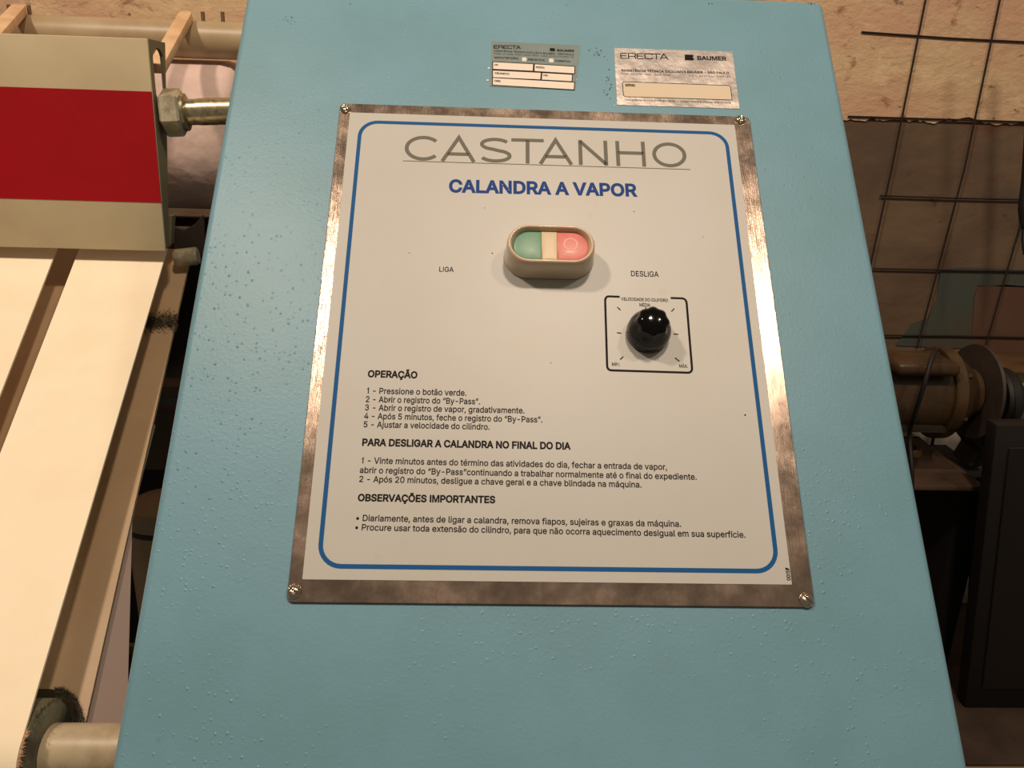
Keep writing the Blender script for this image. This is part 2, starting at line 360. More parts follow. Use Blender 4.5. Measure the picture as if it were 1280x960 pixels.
# ---- lettering
# sans-serif letter outlines: advance; outline loops, in 1/1000 of the type size
GLYPHS = {
    '(': '273;209,-38 188,16 172,67 160,115 154,161 151,207 154,258 161,313 174,370 191,428 212,485 236,539 177,539 153,494 132,441 114,384 101,324 92,264 89,207 95,131 111,55 139,-21 177,-96 236,-96',
    ')': '273;184,207 181,264 173,323 159,384 142,441 121,494 97,539 37,539 62,485 82,428 99,370 112,313 119,258 122,207 120,162 113,116 102,69 86,18 64,-37 37,-96 97,-96 134,-22 161,53 178,130',
    ',': '188;137,71 68,71 38,-119 84,-119',
    '-': '453;114,188 337,188 337,244 114,244',
    '.': '188;95,-4 113,-1 128,9 138,24 141,41 138,59 128,73 113,83 95,87 78,83 63,73 53,59 50,41 53,24 63,9 78,-1',
    '/': '249;178,533 14,-76 71,-76 235,533',
    '0': '453;227,516 174,508 130,484 95,447 69,395 53,330 48,254 53,178 69,113 95,62 130,24 174,1 227,-7 279,1 323,24 359,62 384,113 400,178 405,254 400,330 384,395 358,447 323,484 279,508;140,405 163,435 192,453 227,460 261,453 290,435 313,405 330,365 340,314 344,254 340,194 330,144 313,103 290,74 261,56 227,50 192,56 163,74 140,103 123,144 113,194 109,254 113,314 123,365',
    '1': '300;190,0 190,509 146,509 132,476 106,448 70,428 48,420 48,366 92,380 128,402 128,0',
    '2': '453;250,457 273,449 293,436 308,419 317,397 320,371 318,348 311,327 299,305 282,282 261,257 234,229 64,47 64,0 389,0 389,57 153,57 267,180 306,223 336,259 357,290 371,318 378,345 381,372 376,411 361,445 337,474 306,497 268,511 225,516 182,511 143,496 111,473 86,442 71,405 66,362 127,362 130,390 139,413 153,433 172,447 196,457 224,460',
    '3': '453;32,140 92,150 104,92 140,56 205,46 262,62 300,102 304,160 286,208 240,236 176,240 176,292 230,296 268,324 282,368 270,416 232,452 198,460 146,444 112,408 104,364 44,374 62,436 104,486 164,512 230,512 292,488 330,444 342,386 330,324 290,276 340,248 366,196 364,128 334,60 276,12 204,-8 132,6 74,48 40,104',
    '4': '453;311,509 247,509 40,158 40,105 282,105 282,0 343,0 343,105 413,105 413,163 343,163 343,318 282,318 282,163 109,163',
    '5': '453;385,117 391,163 388,199 379,231 364,260 345,285 321,306 294,321 263,330 229,334 203,331 178,325 155,315 134,301 151,452 366,452 366,509 96,509 67,253 128,246 145,258 167,268 192,275 218,277 248,273 275,262 297,244 314,221 324,193 328,162 324,131 314,104 298,82 276,64 250,53 221,50 196,52 173,60 154,73 138,89 127,108 122,130 60,130 66,93 83,60 108,32 140,11 178,-2 221,-7 268,-1 309,15 343,41 369,76',
    '6': '453;384,201 370,240 346,271 316,295 278,309 235,314 214,312 196,307 179,299 175,296 322,509 252,509 137,340 102,285 80,239 68,199 64,162 69,115 84,74 109,40 142,15 182,-1 226,-7 271,-2 310,14 343,39 368,73 384,112 389,157;153,79 138,102 128,128 125,158 128,188 138,214 153,235 174,252 198,262 226,265 254,262 279,251 299,235 314,213 324,187 327,157 324,128 314,101 299,79 279,63 254,52 226,48 198,52 174,63',
    '7': '453;165,0 391,449 391,509 62,509 62,452 323,452 323,448 97,0',
    '8': '453;81,220 65,195 55,166 52,135 57,96 74,62 101,33 136,11 178,-2 226,-7 275,-2 317,11 352,33 378,62 395,96 401,135 397,166 387,195 372,220 351,241 327,256 300,267 333,282 359,308 376,342 382,380 377,417 361,450 337,477 306,498 269,511 226,516 184,511 146,498 114,477 90,450 75,417 70,380 76,342 93,308 119,282 153,265 125,256 101,241;333,113 323,91 307,74 285,60 258,52 226,49 195,52 167,60 145,74 129,91 119,113 115,139 119,165 130,189 147,208 169,223 196,232 226,235 256,232 283,223 305,208 322,189 333,165 337,139;274,300 252,292 226,290 201,292 178,300 159,313 145,330 136,351 133,376 136,399 145,420 159,437 177,449 200,457 226,460 252,457 275,449 294,437 308,420 316,399 319,376 316,351 307,330 293,313',
    ':': '188;138,334 128,349 113,359 95,362 78,359 63,349 53,334 50,316 53,299 63,284 78,274 95,271 113,274 128,284 138,299 141,316;113,83 95,87 78,83 63,73 53,59 50,41 53,24 63,9 78,-1 95,-4 113,-1 128,9 138,24 141,41 138,59 128,73',
    'A': '480;155,199 191,302 201,333 213,371 228,419 239,456 250,420 264,372 276,334 287,302 324,199;201,509 16,0 85,0 135,142 344,142 395,0 463,0 276,509',
    'B': '456;352,161 355,137 349,105 330,80 296,63 245,57 125,57 125,231 248,231 279,228 306,218 327,203 342,184;301,4 344,18 377,39 400,67 413,100 418,136 414,173 402,203 385,227 363,245 339,257 315,262 315,267 336,275 356,286 373,301 387,320 395,344 398,374 394,410 381,442 359,469 329,491 289,504 241,509 60,509 60,0 247,0;313,429 330,403 336,372 333,348 323,326 308,309 288,296 265,288 238,285 125,285 125,452 240,452 283,446',
    'C': '510;223,59 184,76 151,105 125,145 109,194 103,254 109,314 125,364 150,403 184,432 223,450 267,456 292,454 315,449 337,440 357,428 375,413 389,395 401,373 408,348 473,348 463,385 448,418 427,447 402,471 373,490 340,504 305,513 267,516 205,508 150,484 104,445 70,393 48,329 40,254 48,179 70,115 104,63 150,25 205,1 267,-7 305,-4 341,5 373,19 402,38 428,62 448,91 463,124 473,160 408,160 401,136 389,114 375,96 357,81 337,69 315,60 292,55 267,53',
    'D': '502;225,509 125,509 93,509 60,509 60,0 96,0 125,0 219,0 291,8 351,31 398,68 433,119 455,181 462,255 455,329 433,391 399,441 353,478 294,501;125,452 221,452 275,446 320,428 354,399 379,361 394,312 399,255 394,198 379,149 354,110 318,81 272,63 215,57 125,57',
    'E': '419;60,0 375,0 375,57 125,57 125,229 355,229 355,286 125,286 125,452 372,452 372,509 60,509',
    'F': '410;346,278 125,278 125,452 369,452 369,509 60,509 60,0 125,0 125,221 346,221',
    'G': '520;265,516 203,508 149,484 103,445 69,393 47,329 40,254 47,179 69,116 104,64 149,25 205,1 269,-7 326,0 377,19 419,50 451,91 471,141 478,200 478,256 283,256 283,199 415,199 410,160 396,123 374,93 345,71 309,57 269,53 224,59 184,76 151,105 125,145 109,194 103,254 109,314 125,364 150,404 183,432 222,450 265,456 291,454 315,448 337,439 356,427 373,411 387,393 399,372 408,349 474,349 465,384 449,416 429,445 403,469 374,489 340,504 304,513',
    'I': '185;61,0 124,0 124,509 61,509',
    'L': '393;125,509 60,509 60,0 361,0 361,57 125,57',
    'M': '600;60,0 60,509 150,509 300,100 450,509 540,509 540,0 480,0 480,420 328,8 272,8 120,420 120,0',
    'N': '523;125,307 124,328 123,354 122,384 121,417 120,430 130,413 148,381 164,354 177,331 190,310 202,290 387,0 463,0 463,509 399,509 399,195 399,178 399,157 400,134 401,108 402,81 388,107 375,130 363,151 352,169 343,183 136,509 60,509 60,0 125,0 125,291',
    'O': '533;223,59 184,76 151,105 125,144 109,194 103,254 109,314 125,364 151,404 184,433 223,450 267,456 310,450 349,433 383,404 408,365 425,314 430,254 425,194 408,144 383,105 349,76 310,59 267,53;329,508 267,516 205,508 150,484 105,445 70,393 48,329 40,254 48,179 70,115 105,63 150,25 205,1 267,-7 329,1 384,25 429,63 464,115 486,179 493,254 486,329 464,393 429,445 384,484',
    'P': '445;390,265 404,304 409,348 404,391 390,430 366,462 332,487 289,503 235,509 60,509 60,0 125,0 125,186 235,186 289,191 332,207 366,233;342,376 344,348 342,319 333,294 318,272 297,256 269,246 233,242 125,242 125,452 232,452 268,449 297,439 318,423 333,402',
    'R': '449;234,255 125,255 125,452 233,452 269,449 298,440 319,425 334,405 342,380 345,352 342,324 334,300 319,281 298,267 269,258;246,199 353,0 428,0 313,211 333,217 367,240 390,271 405,309 409,352 405,395 390,433 367,465 333,489 290,504 236,509 60,509 60,0 125,0 125,198 236,198',
    'S': '447;129,418 145,435 167,448 194,456 225,459 267,453 302,437 326,412 337,378 401,378 394,415 377,449 351,476 316,498 275,511 227,516 180,511 138,498 102,476 75,448 58,413 52,372 60,326 86,289 128,260 184,239 245,222 272,214 296,205 316,193 332,179 342,161 346,139 341,114 329,92 311,74 286,60 257,52 224,49 194,52 166,59 142,71 123,88 110,110 104,137 38,137 46,96 64,60 91,31 128,9 172,-4 224,-9 278,-4 323,11 360,34 386,64 403,99 408,139 405,171 395,198 379,220 359,238 336,252 312,264 287,272 264,279 212,293 191,300 169,308 148,319 131,334 119,352 115,376 118,398',
    'T': '449;32,509 32,452 193,452 193,0 257,0 257,452 417,452 417,509',
    'U': '517;433,80 451,124 457,173 457,509 393,509 393,178 389,144 377,113 357,87 331,68 298,56 259,52 220,56 187,68 160,87 141,113 128,144 124,178 124,509 60,509 60,173 66,124 85,80 114,43 154,15 203,-2 259,-8 315,-2 363,15 403,43',
    'V': '480;290,206 279,176 267,138 252,90 241,53 230,89 215,137 203,176 192,206 84,509 16,509 204,0 278,0 463,509 395,509',
    'X': '474;279,149 292,129 382,0 456,0 276,263 446,509 374,509 298,400 284,379 272,361 261,345 252,329 243,311 238,302 233,312 223,329 214,345 204,361 192,379 178,400 104,509 29,509 200,260 18,0 91,0 182,129 195,149 206,166 216,181 225,196 235,213 238,218 241,212 250,195 259,180 268,165',
    '_': '319;319,0 0,0 0,-56 319,-56',
    'a': '389;58,179 43,161 34,138 30,108 35,73 48,45 68,22 94,5 126,-5 160,-9 190,-6 215,1 236,12 252,25 264,38 272,52 277,52 277,0 337,0 337,251 333,290 322,320 306,343 286,360 263,372 239,379 215,383 194,384 163,382 133,375 104,364 79,346 57,322 41,291 100,274 107,288 118,301 132,313 149,322 171,329 196,331 220,329 240,322 256,311 267,297 273,279 276,255 273,243 265,235 252,230 234,227 209,224 178,220 152,216 125,211 100,203 78,193;216,173 231,176 246,179 259,182 270,186 276,190 276,138 272,115 263,93 248,74 228,59 202,49 170,45 149,47 130,52 114,61 102,72 94,87 92,105 95,124 103,139 117,150 134,159 154,164 175,168 186,169 200,171',
    'b': '424;53,0 112,0 112,59 118,59 127,46 138,31 153,17 172,4 198,-5 229,-8 274,-2 313,16 346,45 370,84 385,133 390,189 385,245 370,293 345,332 313,361 274,378 229,384 197,381 171,373 152,360 137,346 127,331 118,319 114,319 114,509 53,509;279,66 253,51 220,47 188,51 162,65 140,86 125,115 116,150 113,189 116,229 125,263 140,291 161,312 188,325 220,330 253,325 280,311 301,290 316,261 325,227 328,189 325,151 316,117 301,88',
    'c': '396;270,311 281,301 290,289 298,276 303,262 362,277 353,301 340,322 324,341 305,356 284,368 260,377 234,383 207,384 159,378 117,360 82,330 56,291 40,243 34,187 40,133 56,85 82,46 117,16 159,-2 207,-8 235,-6 261,-1 285,9 306,21 325,37 341,56 354,78 363,102 304,117 299,102 292,89 282,76 271,66 258,58 243,52 226,48 207,46 173,51 145,66 124,89 108,117 99,151 96,187 99,224 108,258 124,287 145,310 173,325 207,330 226,329 242,325 257,319',
    'd': '424;99,151 96,189 99,227 108,261 124,290 145,311 172,325 205,330 237,325 263,312 284,291 300,263 309,229 312,189 309,150 299,115 284,86 263,65 236,51 205,47 172,51 145,66 124,88 109,117;307,59 313,59 313,0 372,0 372,509 311,509 311,319 306,319 298,331 287,346 272,360 253,373 228,381 196,384 151,378 112,361 79,332 55,293 39,245 34,189 39,133 55,84 79,45 111,16 151,-2 195,-8 227,-5 252,4 272,17 287,31 298,46',
    'e': '404;157,378 115,359 81,329 55,290 39,242 34,187 40,132 56,85 82,46 117,16 161,-2 212,-8 249,-5 283,4 311,19 335,39 353,63 365,91 306,105 297,88 285,73 271,61 254,53 234,48 212,46 179,50 151,61 128,80 110,106 100,139 97,169 371,169 371,194 368,242 357,282 341,315 319,341 294,361 266,374 236,382 205,384;146,313 173,326 205,330 237,326 263,314 283,294 298,269 307,237 308,221 97,221 99,241 109,270 125,294',
    'f': '254;142,419 145,443 154,460 171,470 195,474 206,473 215,472 222,470 227,468 243,521 234,524 222,527 207,529 187,530 161,527 135,519 113,505 96,486 84,461 81,432 81,379 6,379 6,327 81,327 81,0 142,0 142,327 228,327 228,379 142,379',
    'g': '425;110,-53 101,-41 51,-69 64,-91 82,-110 105,-127 134,-140 168,-148 207,-151 251,-147 291,-136 324,-117 350,-90 367,-54 372,-9 372,379 313,379 313,319 308,319 299,331 288,346 273,360 253,373 228,382 196,384 152,378 112,361 80,332 55,293 39,246 34,191 39,136 55,90 80,53 113,27 152,10 195,5 227,8 252,16 272,28 287,41 298,56 306,68 311,68 311,-6 304,-47 282,-75 249,-92 207,-97 178,-95 154,-88 136,-78 122,-66;124,96 109,123 99,155 96,193 99,229 109,262 124,290 145,312 172,325 205,330 237,325 264,312 285,291 300,264 309,231 312,193 309,154 300,121 285,95 264,75 237,63 205,59 172,63 145,76',
    'h': '410;357,0 357,240 353,285 341,321 321,349 295,369 264,380 227,384 187,379 152,362 124,332 114,312 114,509 53,509 53,0 114,0 114,227 117,257 126,283 141,303 161,317 184,326 210,329 246,323 273,304 290,275 296,235 296,0',
    'i': '167;123,468 126,483 123,499 114,512 100,521 84,524 67,521 54,512 44,499 41,483 44,468 54,455 67,446 84,443 100,446 114,455;114,0 114,379 53,379 53,0',
    'j': '167;123,468 126,483 123,499 114,512 100,521 83,524 67,521 53,512 44,499 41,483 44,468 53,455 67,446 83,443 100,446 114,455;25,-83 2,-87 -10,-87 -10,-143 4,-143 37,-139 65,-129 86,-113 102,-90 111,-63 114,-30 114,379 53,379 53,-29 50,-54 40,-72',
    'l': '189;115,77 114,99 114,509 53,509 53,84 58,47 74,20 101,3 139,-2 151,-2 162,-1 172,1 181,3 170,54 165,53 160,53 154,52 146,52 130,54 120,62',
    'm': '610;437,386 407,383 381,375 357,361 337,343 322,321 317,308 309,331 287,361 257,380 219,386 195,384 172,376 151,363 132,346 118,323 112,306 112,379 53,379 53,0 114,0 114,238 117,266 126,289 140,307 158,320 178,328 199,330 229,326 253,311 269,288 274,260 274,0 335,0 335,247 338,270 345,290 358,307 374,320 395,328 419,330 447,326 473,313 490,289 496,254 496,0 557,0 557,255 553,296 541,328 522,354 497,372 468,383',
    'n': '410;357,0 357,240 353,285 341,321 321,349 295,369 264,380 227,384 187,379 152,362 124,332 112,307 112,379 53,379 53,0 114,0 114,227 117,257 126,283 141,303 161,317 184,326 210,329 246,323 273,304 290,275 296,235 296,0',
    'o': '415;34,187 40,133 56,85 82,46 117,16 159,-2 207,-8 256,-2 299,16 333,46 359,85 376,133 381,187 376,243 359,291 333,330 299,360 256,378 207,384 159,378 117,360 82,330 56,291 40,243;108,258 124,287 145,310 173,325 207,330 242,325 270,310 292,287 307,258 316,224 319,187 316,151 307,117 292,89 270,66 242,51 207,46 173,51 145,66 124,89 108,117 99,151 96,187 99,224',
    'p': '424;279,66 253,51 220,47 188,51 162,65 140,86 125,115 116,150 113,189 116,229 125,263 140,291 161,312 188,325 220,330 253,325 280,311 301,290 316,261 325,227 328,189 325,151 316,117 301,88;114,59 118,59 127,46 138,31 153,17 173,4 198,-5 229,-8 274,-2 313,16 346,45 370,84 385,133 390,189 385,245 370,293 345,332 313,361 274,378 229,384 197,381 171,373 152,360 137,346 126,331 118,319 112,319 112,379 53,379 53,-143 114,-143',
    'q': '424;99,151 96,189 99,227 108,261 124,290 145,311 172,325 205,330 237,325 263,312 284,291 300,263 309,229 312,189 309,150 299,115 284,86 263,65 236,51 205,47 172,51 145,66 124,88 109,117;195,-8 227,-5 252,4 272,17 287,31 298,46 306,59 311,59 311,-143 372,-143 372,379 313,379 313,319 307,319 298,331 287,346 272,360 253,373 228,381 196,384 151,378 112,361 79,332 55,293 39,245 34,189 39,133 55,84 79,45 111,16 151,-2',
    'r': '259;114,237 117,262 126,284 140,301 159,315 182,323 207,326 219,325 230,324 239,323 243,322 243,384 237,384 229,384 221,385 213,385 181,380 152,367 130,347 115,321 112,379 53,379 53,0 114,0',
    's': '365;156,329 187,333 219,328 243,316 258,298 268,277 324,290 314,316 299,339 279,358 254,372 223,381 187,384 149,381 115,370 87,354 65,332 51,305 47,274 53,237 72,208 104,186 149,170 212,155 237,147 254,136 265,121 268,103 262,81 244,62 217,50 181,45 150,49 124,60 105,79 94,107 36,94 45,63 62,38 84,18 112,3 145,-5 182,-8 223,-5 260,6 290,24 312,47 326,75 331,107 325,142 306,171 275,194 229,209 172,223 144,232 124,243 112,258 109,277 114,299 131,317',
    't': '227;92,21 125,2 168,-4 180,-4 192,-3 203,-1 213,2 202,54 194,52 185,51 177,50 170,50 150,53 136,61 128,76 126,98 126,327 204,327 204,379 126,379 126,471 65,471 65,379 6,379 6,327 65,327 65,93 72,52',
    'u': '410;296,379 296,153 293,122 283,97 268,77 249,62 226,53 200,50 164,56 137,75 119,105 114,144 114,379 53,379 53,139 57,95 69,59 89,31 115,11 146,-1 182,-5 222,0 257,17 286,47 298,73 298,0 357,0 357,379',
    'v': '389;371,379 305,379 224,155 213,121 203,87 195,57 187,87 177,121 165,155 84,379 17,379 163,0 226,0',
    'w': '567;319,172 368,0 429,0 545,379 480,379 434,214 423,176 413,135 402,90 397,67 392,91 382,136 371,176 362,214 316,379 252,379 206,214 196,176 186,135 175,90 170,66 165,91 154,137 143,177 133,214 87,379 23,379 138,0 199,0 248,172 255,198 263,225 270,252 277,280 284,309 291,280 297,252 305,225 312,198',
    'x': '379;200,136 214,112 231,85 287,0 358,0 224,192 352,379 282,379 233,306 216,279 202,253 191,232 179,253 164,279 147,306 100,379 29,379 155,195 21,0 91,0 148,85 165,112 178,136 189,155',
    'y': '389;141,-58 130,-74 118,-84 104,-89 88,-90 71,-87 61,-86 47,-139 54,-141 65,-143 77,-145 91,-145 117,-143 139,-136 159,-124 177,-107 191,-85 204,-58 371,379 305,379 224,155 212,121 202,87 194,59 187,87 177,121 165,155 84,379 17,379 163,-1 151,-36',
    'Á': '480;155,199 191,302 201,333 213,371 228,419 239,456 250,420 264,372 276,334 287,302 324,199;329,659 260,659 213,558 263,558;201,509 16,0 85,0 135,142 344,142 395,0 463,0 276,509',
    'Ã': '480;220,643 208,647 196,648 172,643 155,628 145,605 141,577 183,577 185,587 188,595 194,602 201,604 209,603 217,600 226,595 237,590 248,584 260,580 272,577 284,576 307,580 324,595 334,618 339,646 297,646 295,634 291,625 285,621 278,619 269,620 260,623 251,628 241,633 231,639;155,199 191,302 201,333 213,371 228,419 239,456 250,420 264,372 276,334 287,302 324,199;201,509 16,0 85,0 135,142 344,142 395,0 463,0 276,509',
    'Ç': '510;302,-88 300,-98 294,-105 284,-109 268,-110 228,-110 228,-146 269,-146 304,-143 328,-132 343,-114 348,-88 344,-64 332,-47 312,-37 283,-33 283,-6 305,-4 341,5 373,19 402,38 428,62 448,91 463,124 473,160 408,160 401,136 389,114 375,96 357,81 337,69 315,60 292,55 267,53 223,59 184,76 151,105 125,145 109,194 103,254 109,314 125,364 150,403 184,432 223,450 267,456 292,454 315,449 337,440 357,428 375,413 389,395 401,373 408,348 473,348 463,385 448,418 427,447 402,471 373,490 340,504 305,513 267,516 205,508 150,484 104,445 70,393 48,329 40,254 48,179 70,115 104,63 150,25 205,1 249,-5 240,-66 268,-66 284,-67 294,-71 300,-77',
    'É': '419;60,0 375,0 375,57 125,57 125,229 355,229 355,286 125,286 125,452 372,452 372,509 60,509;241,558 307,659 239,659 191,558',
    'Ê': '419;125,229 355,229 355,286 125,286 125,452 372,452 372,509 60,509 60,0 375,0 375,57 125,57;189,659 109,565 169,565 218,624 266,565 327,567 247,659',
    'Ó': '533;223,59 184,76 151,105 125,144 109,194 103,254 109,314 125,364 151,404 184,433 223,450 267,456 310,450 349,433 383,404 408,365 425,314 430,254 425,194 408,144 383,105 349,76 310,59 267,53;329,508 267,516 205,508 150,484 105,445 70,393 48,329 40,254 48,179 70,115 105,63 150,25 205,1 267,-7 329,1 384,25 429,63 464,115 486,179 493,254 486,329 464,393 429,445 384,484;356,659 288,659 240,558 290,558',
    'Õ': '533;267,456 310,450 349,433 383,404 408,365 425,314 430,254 425,194 408,144 383,105 349,76 310,59 267,53 223,59 184,76 151,105 125,144 109,194 103,254 109,314 125,364 151,404 184,433 223,450;329,508 267,516 205,508 150,484 105,445 70,393 48,329 40,254 48,179 70,115 105,63 150,25 205,1 267,-7 329,1 384,25 429,63 464,115 486,179 493,254 486,329 464,393 429,445 384,484;366,646 324,646 322,634 318,625 313,621 305,619 297,620 288,623 278,628 269,633 258,639 248,643 236,647 223,648 199,643 182,628 172,605 168,577 211,577 212,587 216,595 221,602 229,604 236,603 244,600 254,595 264,590 275,584 287,580 299,577 312,576 334,580 351,595 362,618',
    'á': '389;58,179 43,161 34,138 30,108 35,73 48,45 68,22 94,5 126,-5 160,-9 190,-6 215,1 236,12 252,25 264,38 272,52 277,52 277,0 337,0 337,251 333,290 322,320 306,343 286,360 263,372 239,379 215,383 194,384 163,382 133,375 104,364 79,346 57,322 41,291 100,274 107,288 118,301 132,313 149,322 171,329 196,331 220,329 240,322 256,311 267,297 273,279 276,255 273,243 265,235 252,230 234,227 209,224 178,220 152,216 125,211 100,203 78,193;216,173 231,176 246,179 259,182 270,186 276,190 276,138 272,115 263,93 248,74 228,59 202,49 170,45 149,47 130,52 114,61 102,72 94,87 92,105 95,124 103,139 117,150 134,159 154,164 175,168 186,169 200,171;278,529 210,529 162,429 212,429',
    'ã': '389;58,179 43,161 34,138 30,108 35,73 48,45 68,22 94,5 126,-5 160,-9 190,-6 215,1 236,12 252,25 264,38 272,52 277,52 277,0 337,0 337,251 333,290 322,320 306,343 286,360 263,372 239,379 215,383 194,384 163,382 133,375 104,364 79,346 57,322 41,291 100,274 107,288 118,301 132,313 149,322 171,329 196,331 220,329 240,322 256,311 267,297 273,279 276,255 273,243 265,235 252,230 234,227 209,224 178,220 152,216 125,211 100,203 78,193;210,494 201,499 191,504 181,509 170,514 158,517 145,518 121,513 104,498 94,476 90,448 133,448 134,457 138,466 143,472 151,475 158,473 166,470 176,466 186,460 197,455 209,450 221,447 234,446 256,451 273,466 284,488 288,517 247,517 244,505 240,496 235,491 227,490 219,491;216,173 231,176 246,179 259,182 270,186 276,190 276,138 272,115 263,93 248,74 228,59 202,49 170,45 149,47 130,52 114,61 102,72 94,87 92,105 95,124 103,139 117,150 134,159 154,164 175,168 186,169 200,171',
    'é': '404;157,378 115,359 81,329 55,290 39,242 34,187 40,132 56,85 82,46 117,16 161,-2 212,-8 249,-5 283,4 311,19 335,39 353,63 365,91 306,105 297,88 285,73 271,61 254,53 234,48 212,46 179,50 151,61 128,80 110,106 100,139 97,169 371,169 371,194 368,242 357,282 341,315 319,341 294,361 266,374 236,382 205,384;146,313 173,326 205,330 237,326 263,314 283,294 298,269 307,237 308,221 97,221 99,241 109,270 125,294;177,429 227,429 293,529 225,529',
    'í': '167;57,429 107,429 173,529 104,529;114,0 114,379 53,379 53,0',
    'ó': '415;297,529 228,529 181,429 231,429;34,187 40,133 56,85 82,46 117,16 159,-2 207,-8 256,-2 299,16 333,46 359,85 376,133 381,187 376,243 359,291 333,330 299,360 256,378 207,384 159,378 117,360 82,330 56,291 40,243;108,258 124,287 145,310 173,325 207,330 242,325 270,310 292,287 307,258 316,224 319,187 316,151 307,117 292,89 270,66 242,51 207,46 173,51 145,66 124,89 108,117 99,151 96,187 99,224',
    'ú': '410;296,379 296,153 293,122 283,97 268,77 249,62 226,53 200,50 164,56 137,75 119,105 114,144 114,379 53,379 53,139 57,95 69,59 89,31 115,11 146,-1 182,-5 222,0 257,17 286,47 298,73 298,0 357,0 357,379;228,429 294,529 226,529 178,429',
    '“': '300;228,509 175,318 244,318 274,509;104,509 52,318 121,318 151,509',
    '”': '300;52,318 98,318 151,509 82,509;222,318 274,509 205,509 175,318',
    '•': '389;139,107 166,96 194,93 223,96 249,107 272,124 289,147 300,173 304,202 300,231 289,257 272,279 249,296 223,307 194,311 166,307 139,296 117,279 100,257 89,231 85,202 89,173 100,147 117,124',
    ' ': '188',
}
_cache = {}
def glyph(text, bold=0.0):
    k = (text, bold)
    if k in _cache: return _cache[k]
    cu = bpy.data.curves.new('t', 'CURVE'); cu.dimensions = '2D'; cu.fill_mode = 'FRONT'
    x = 0
    def inside(p, poly):
        c = False
        for (x0, y0), (x1, y1) in zip(poly, poly[1:] + poly[:1]):
            if (y0 > p[1]) != (y1 > p[1]) and p[0] < (x1 - x0) * (p[1] - y0) / (y1 - y0) + x0: c = not c
        return c
    for ch in text:
        parts = GLYPHS.get(ch, GLYPHS['-']).split(';')
        loops = [[tuple(map(int, q.split(','))) for q in lp.split()] for lp in parts[1:]]
        for pts in loops:
            area = sum(p[0] * q[1] - q[0] * p[1] for p, q in zip(pts, pts[1:] + pts[:1]))
            hole = any(inside(pts[0], o_) for o_ in loops if o_ is not pts)
            if (area > 0) == hole: pts = pts[::-1]
            if bold:                                             # grow the strokes evenly for bold type
                m = len(pts); o2 = []
                for i in range(m):
                    a, b, c = (V3((*pts[(i + q) % m], 0)) for q in (-1, 0, 1)); d1 = (b - a).normalized(); d2 = (c - b).normalized()
                    n1 = V3((d1.y, -d1.x, 0)); n2 = V3((d2.y, -d2.x, 0)); h_ = n1 + n2
                    if h_.length < .3: h_ = n1
                    h_.normalize(); h_ = h_ / max(.5, h_.dot(n1)); o2.append((b.x + h_.x * bold * 1000, b.y + h_.y * bold * 1000))
                pts = o2
            sp = cu.splines.new('POLY'); sp.points.add(len(pts) - 1); sp.use_cyclic_u = True
            for pt, (a, b) in zip(sp.points, pts): pt.co = ((x + a) / 1000, b / 1000, 0, 1)
        x += int(parts[0])
    o = bpy.data.objects.new('t', cu); COL.objects.link(o)
    bpy.context.view_layer.update()
    dg = bpy.context.evaluated_depsgraph_get(); me = o.evaluated_get(dg).to_mesh()
    vs = [(v.co.x, v.co.y) for v in me.vertices]; fs = [tuple(p.vertices) for p in me.polygons]
    o.evaluated_get(dg).to_mesh_clear(); bpy.data.objects.remove(o); bpy.data.curves.remove(cu)
    _cache[k] = (vs, fs); return vs, fs
def glyphs(text, bold=0.0):
    """vertices and faces of a line of lettering, glyph by glyph"""
    vs, fs, x = [], [], 0.0
    for ch in text:
        gv, gf = glyph(ch, bold) if ch in GLYPHS and ';' in GLYPHS[ch] else ([], [])
        k = len(vs); vs += [(a + x, b) for a, b in gv]; fs += [tuple(q + k for q in f) for f in gf]
        x += int(GLYPHS.get(ch, '280').split(';')[0]) / 1000
    return vs, fs
CAPH = max(v[1] for v in glyphs('E')[0])
def text(bm, s, p0, p1, cap, bold=0.0, n=NT, vertical=False):
    """ink lettering from baseline start p0 to baseline end p1 (photo pixels), cap height in pixels"""
    vs, fs = glyphs(s, bold)
    a = V3((*face(p0[0], p0[1], n), 0)); b = V3((*face(p1[0], p1[1], n), 0))
    xs = [v[0] for v in vs]; x0, x1 = min(xs), max(xs)
    d = (b - a); Ln = d.length; d.normalize()
    if vertical: up = V3((-1, 0, 0)); hh = abs(face(p0[0] - cap, p0[1], n)[0] - a.x)
    else:
        up = V3((d.y, -d.x, 0)); hh = abs(face(p0[0], p0[1] - cap, n)[1] - a.y)
    sx = Ln / (x1 - x0); sy = hh / CAPH * .93
    vv = []
    for x, y in vs:
        q = a + d * ((x - x0) * sx) + up * (y * sy); vv.append(bm.verts.new(fp(q.x, q.y, n)))
    for f in fs:
        try: bm.faces.new([vv[i] for i in f])
        except ValueError: pass
def letter(s, p0, p1, cap, m, parent, bold=0.0, n=NT, label=None, vertical=False):
    bm = BM(); text(bm, s, p0, p1, cap, bold, n, vertical); return obj('lettering', bm, m, parent, recalc=False, label=label)

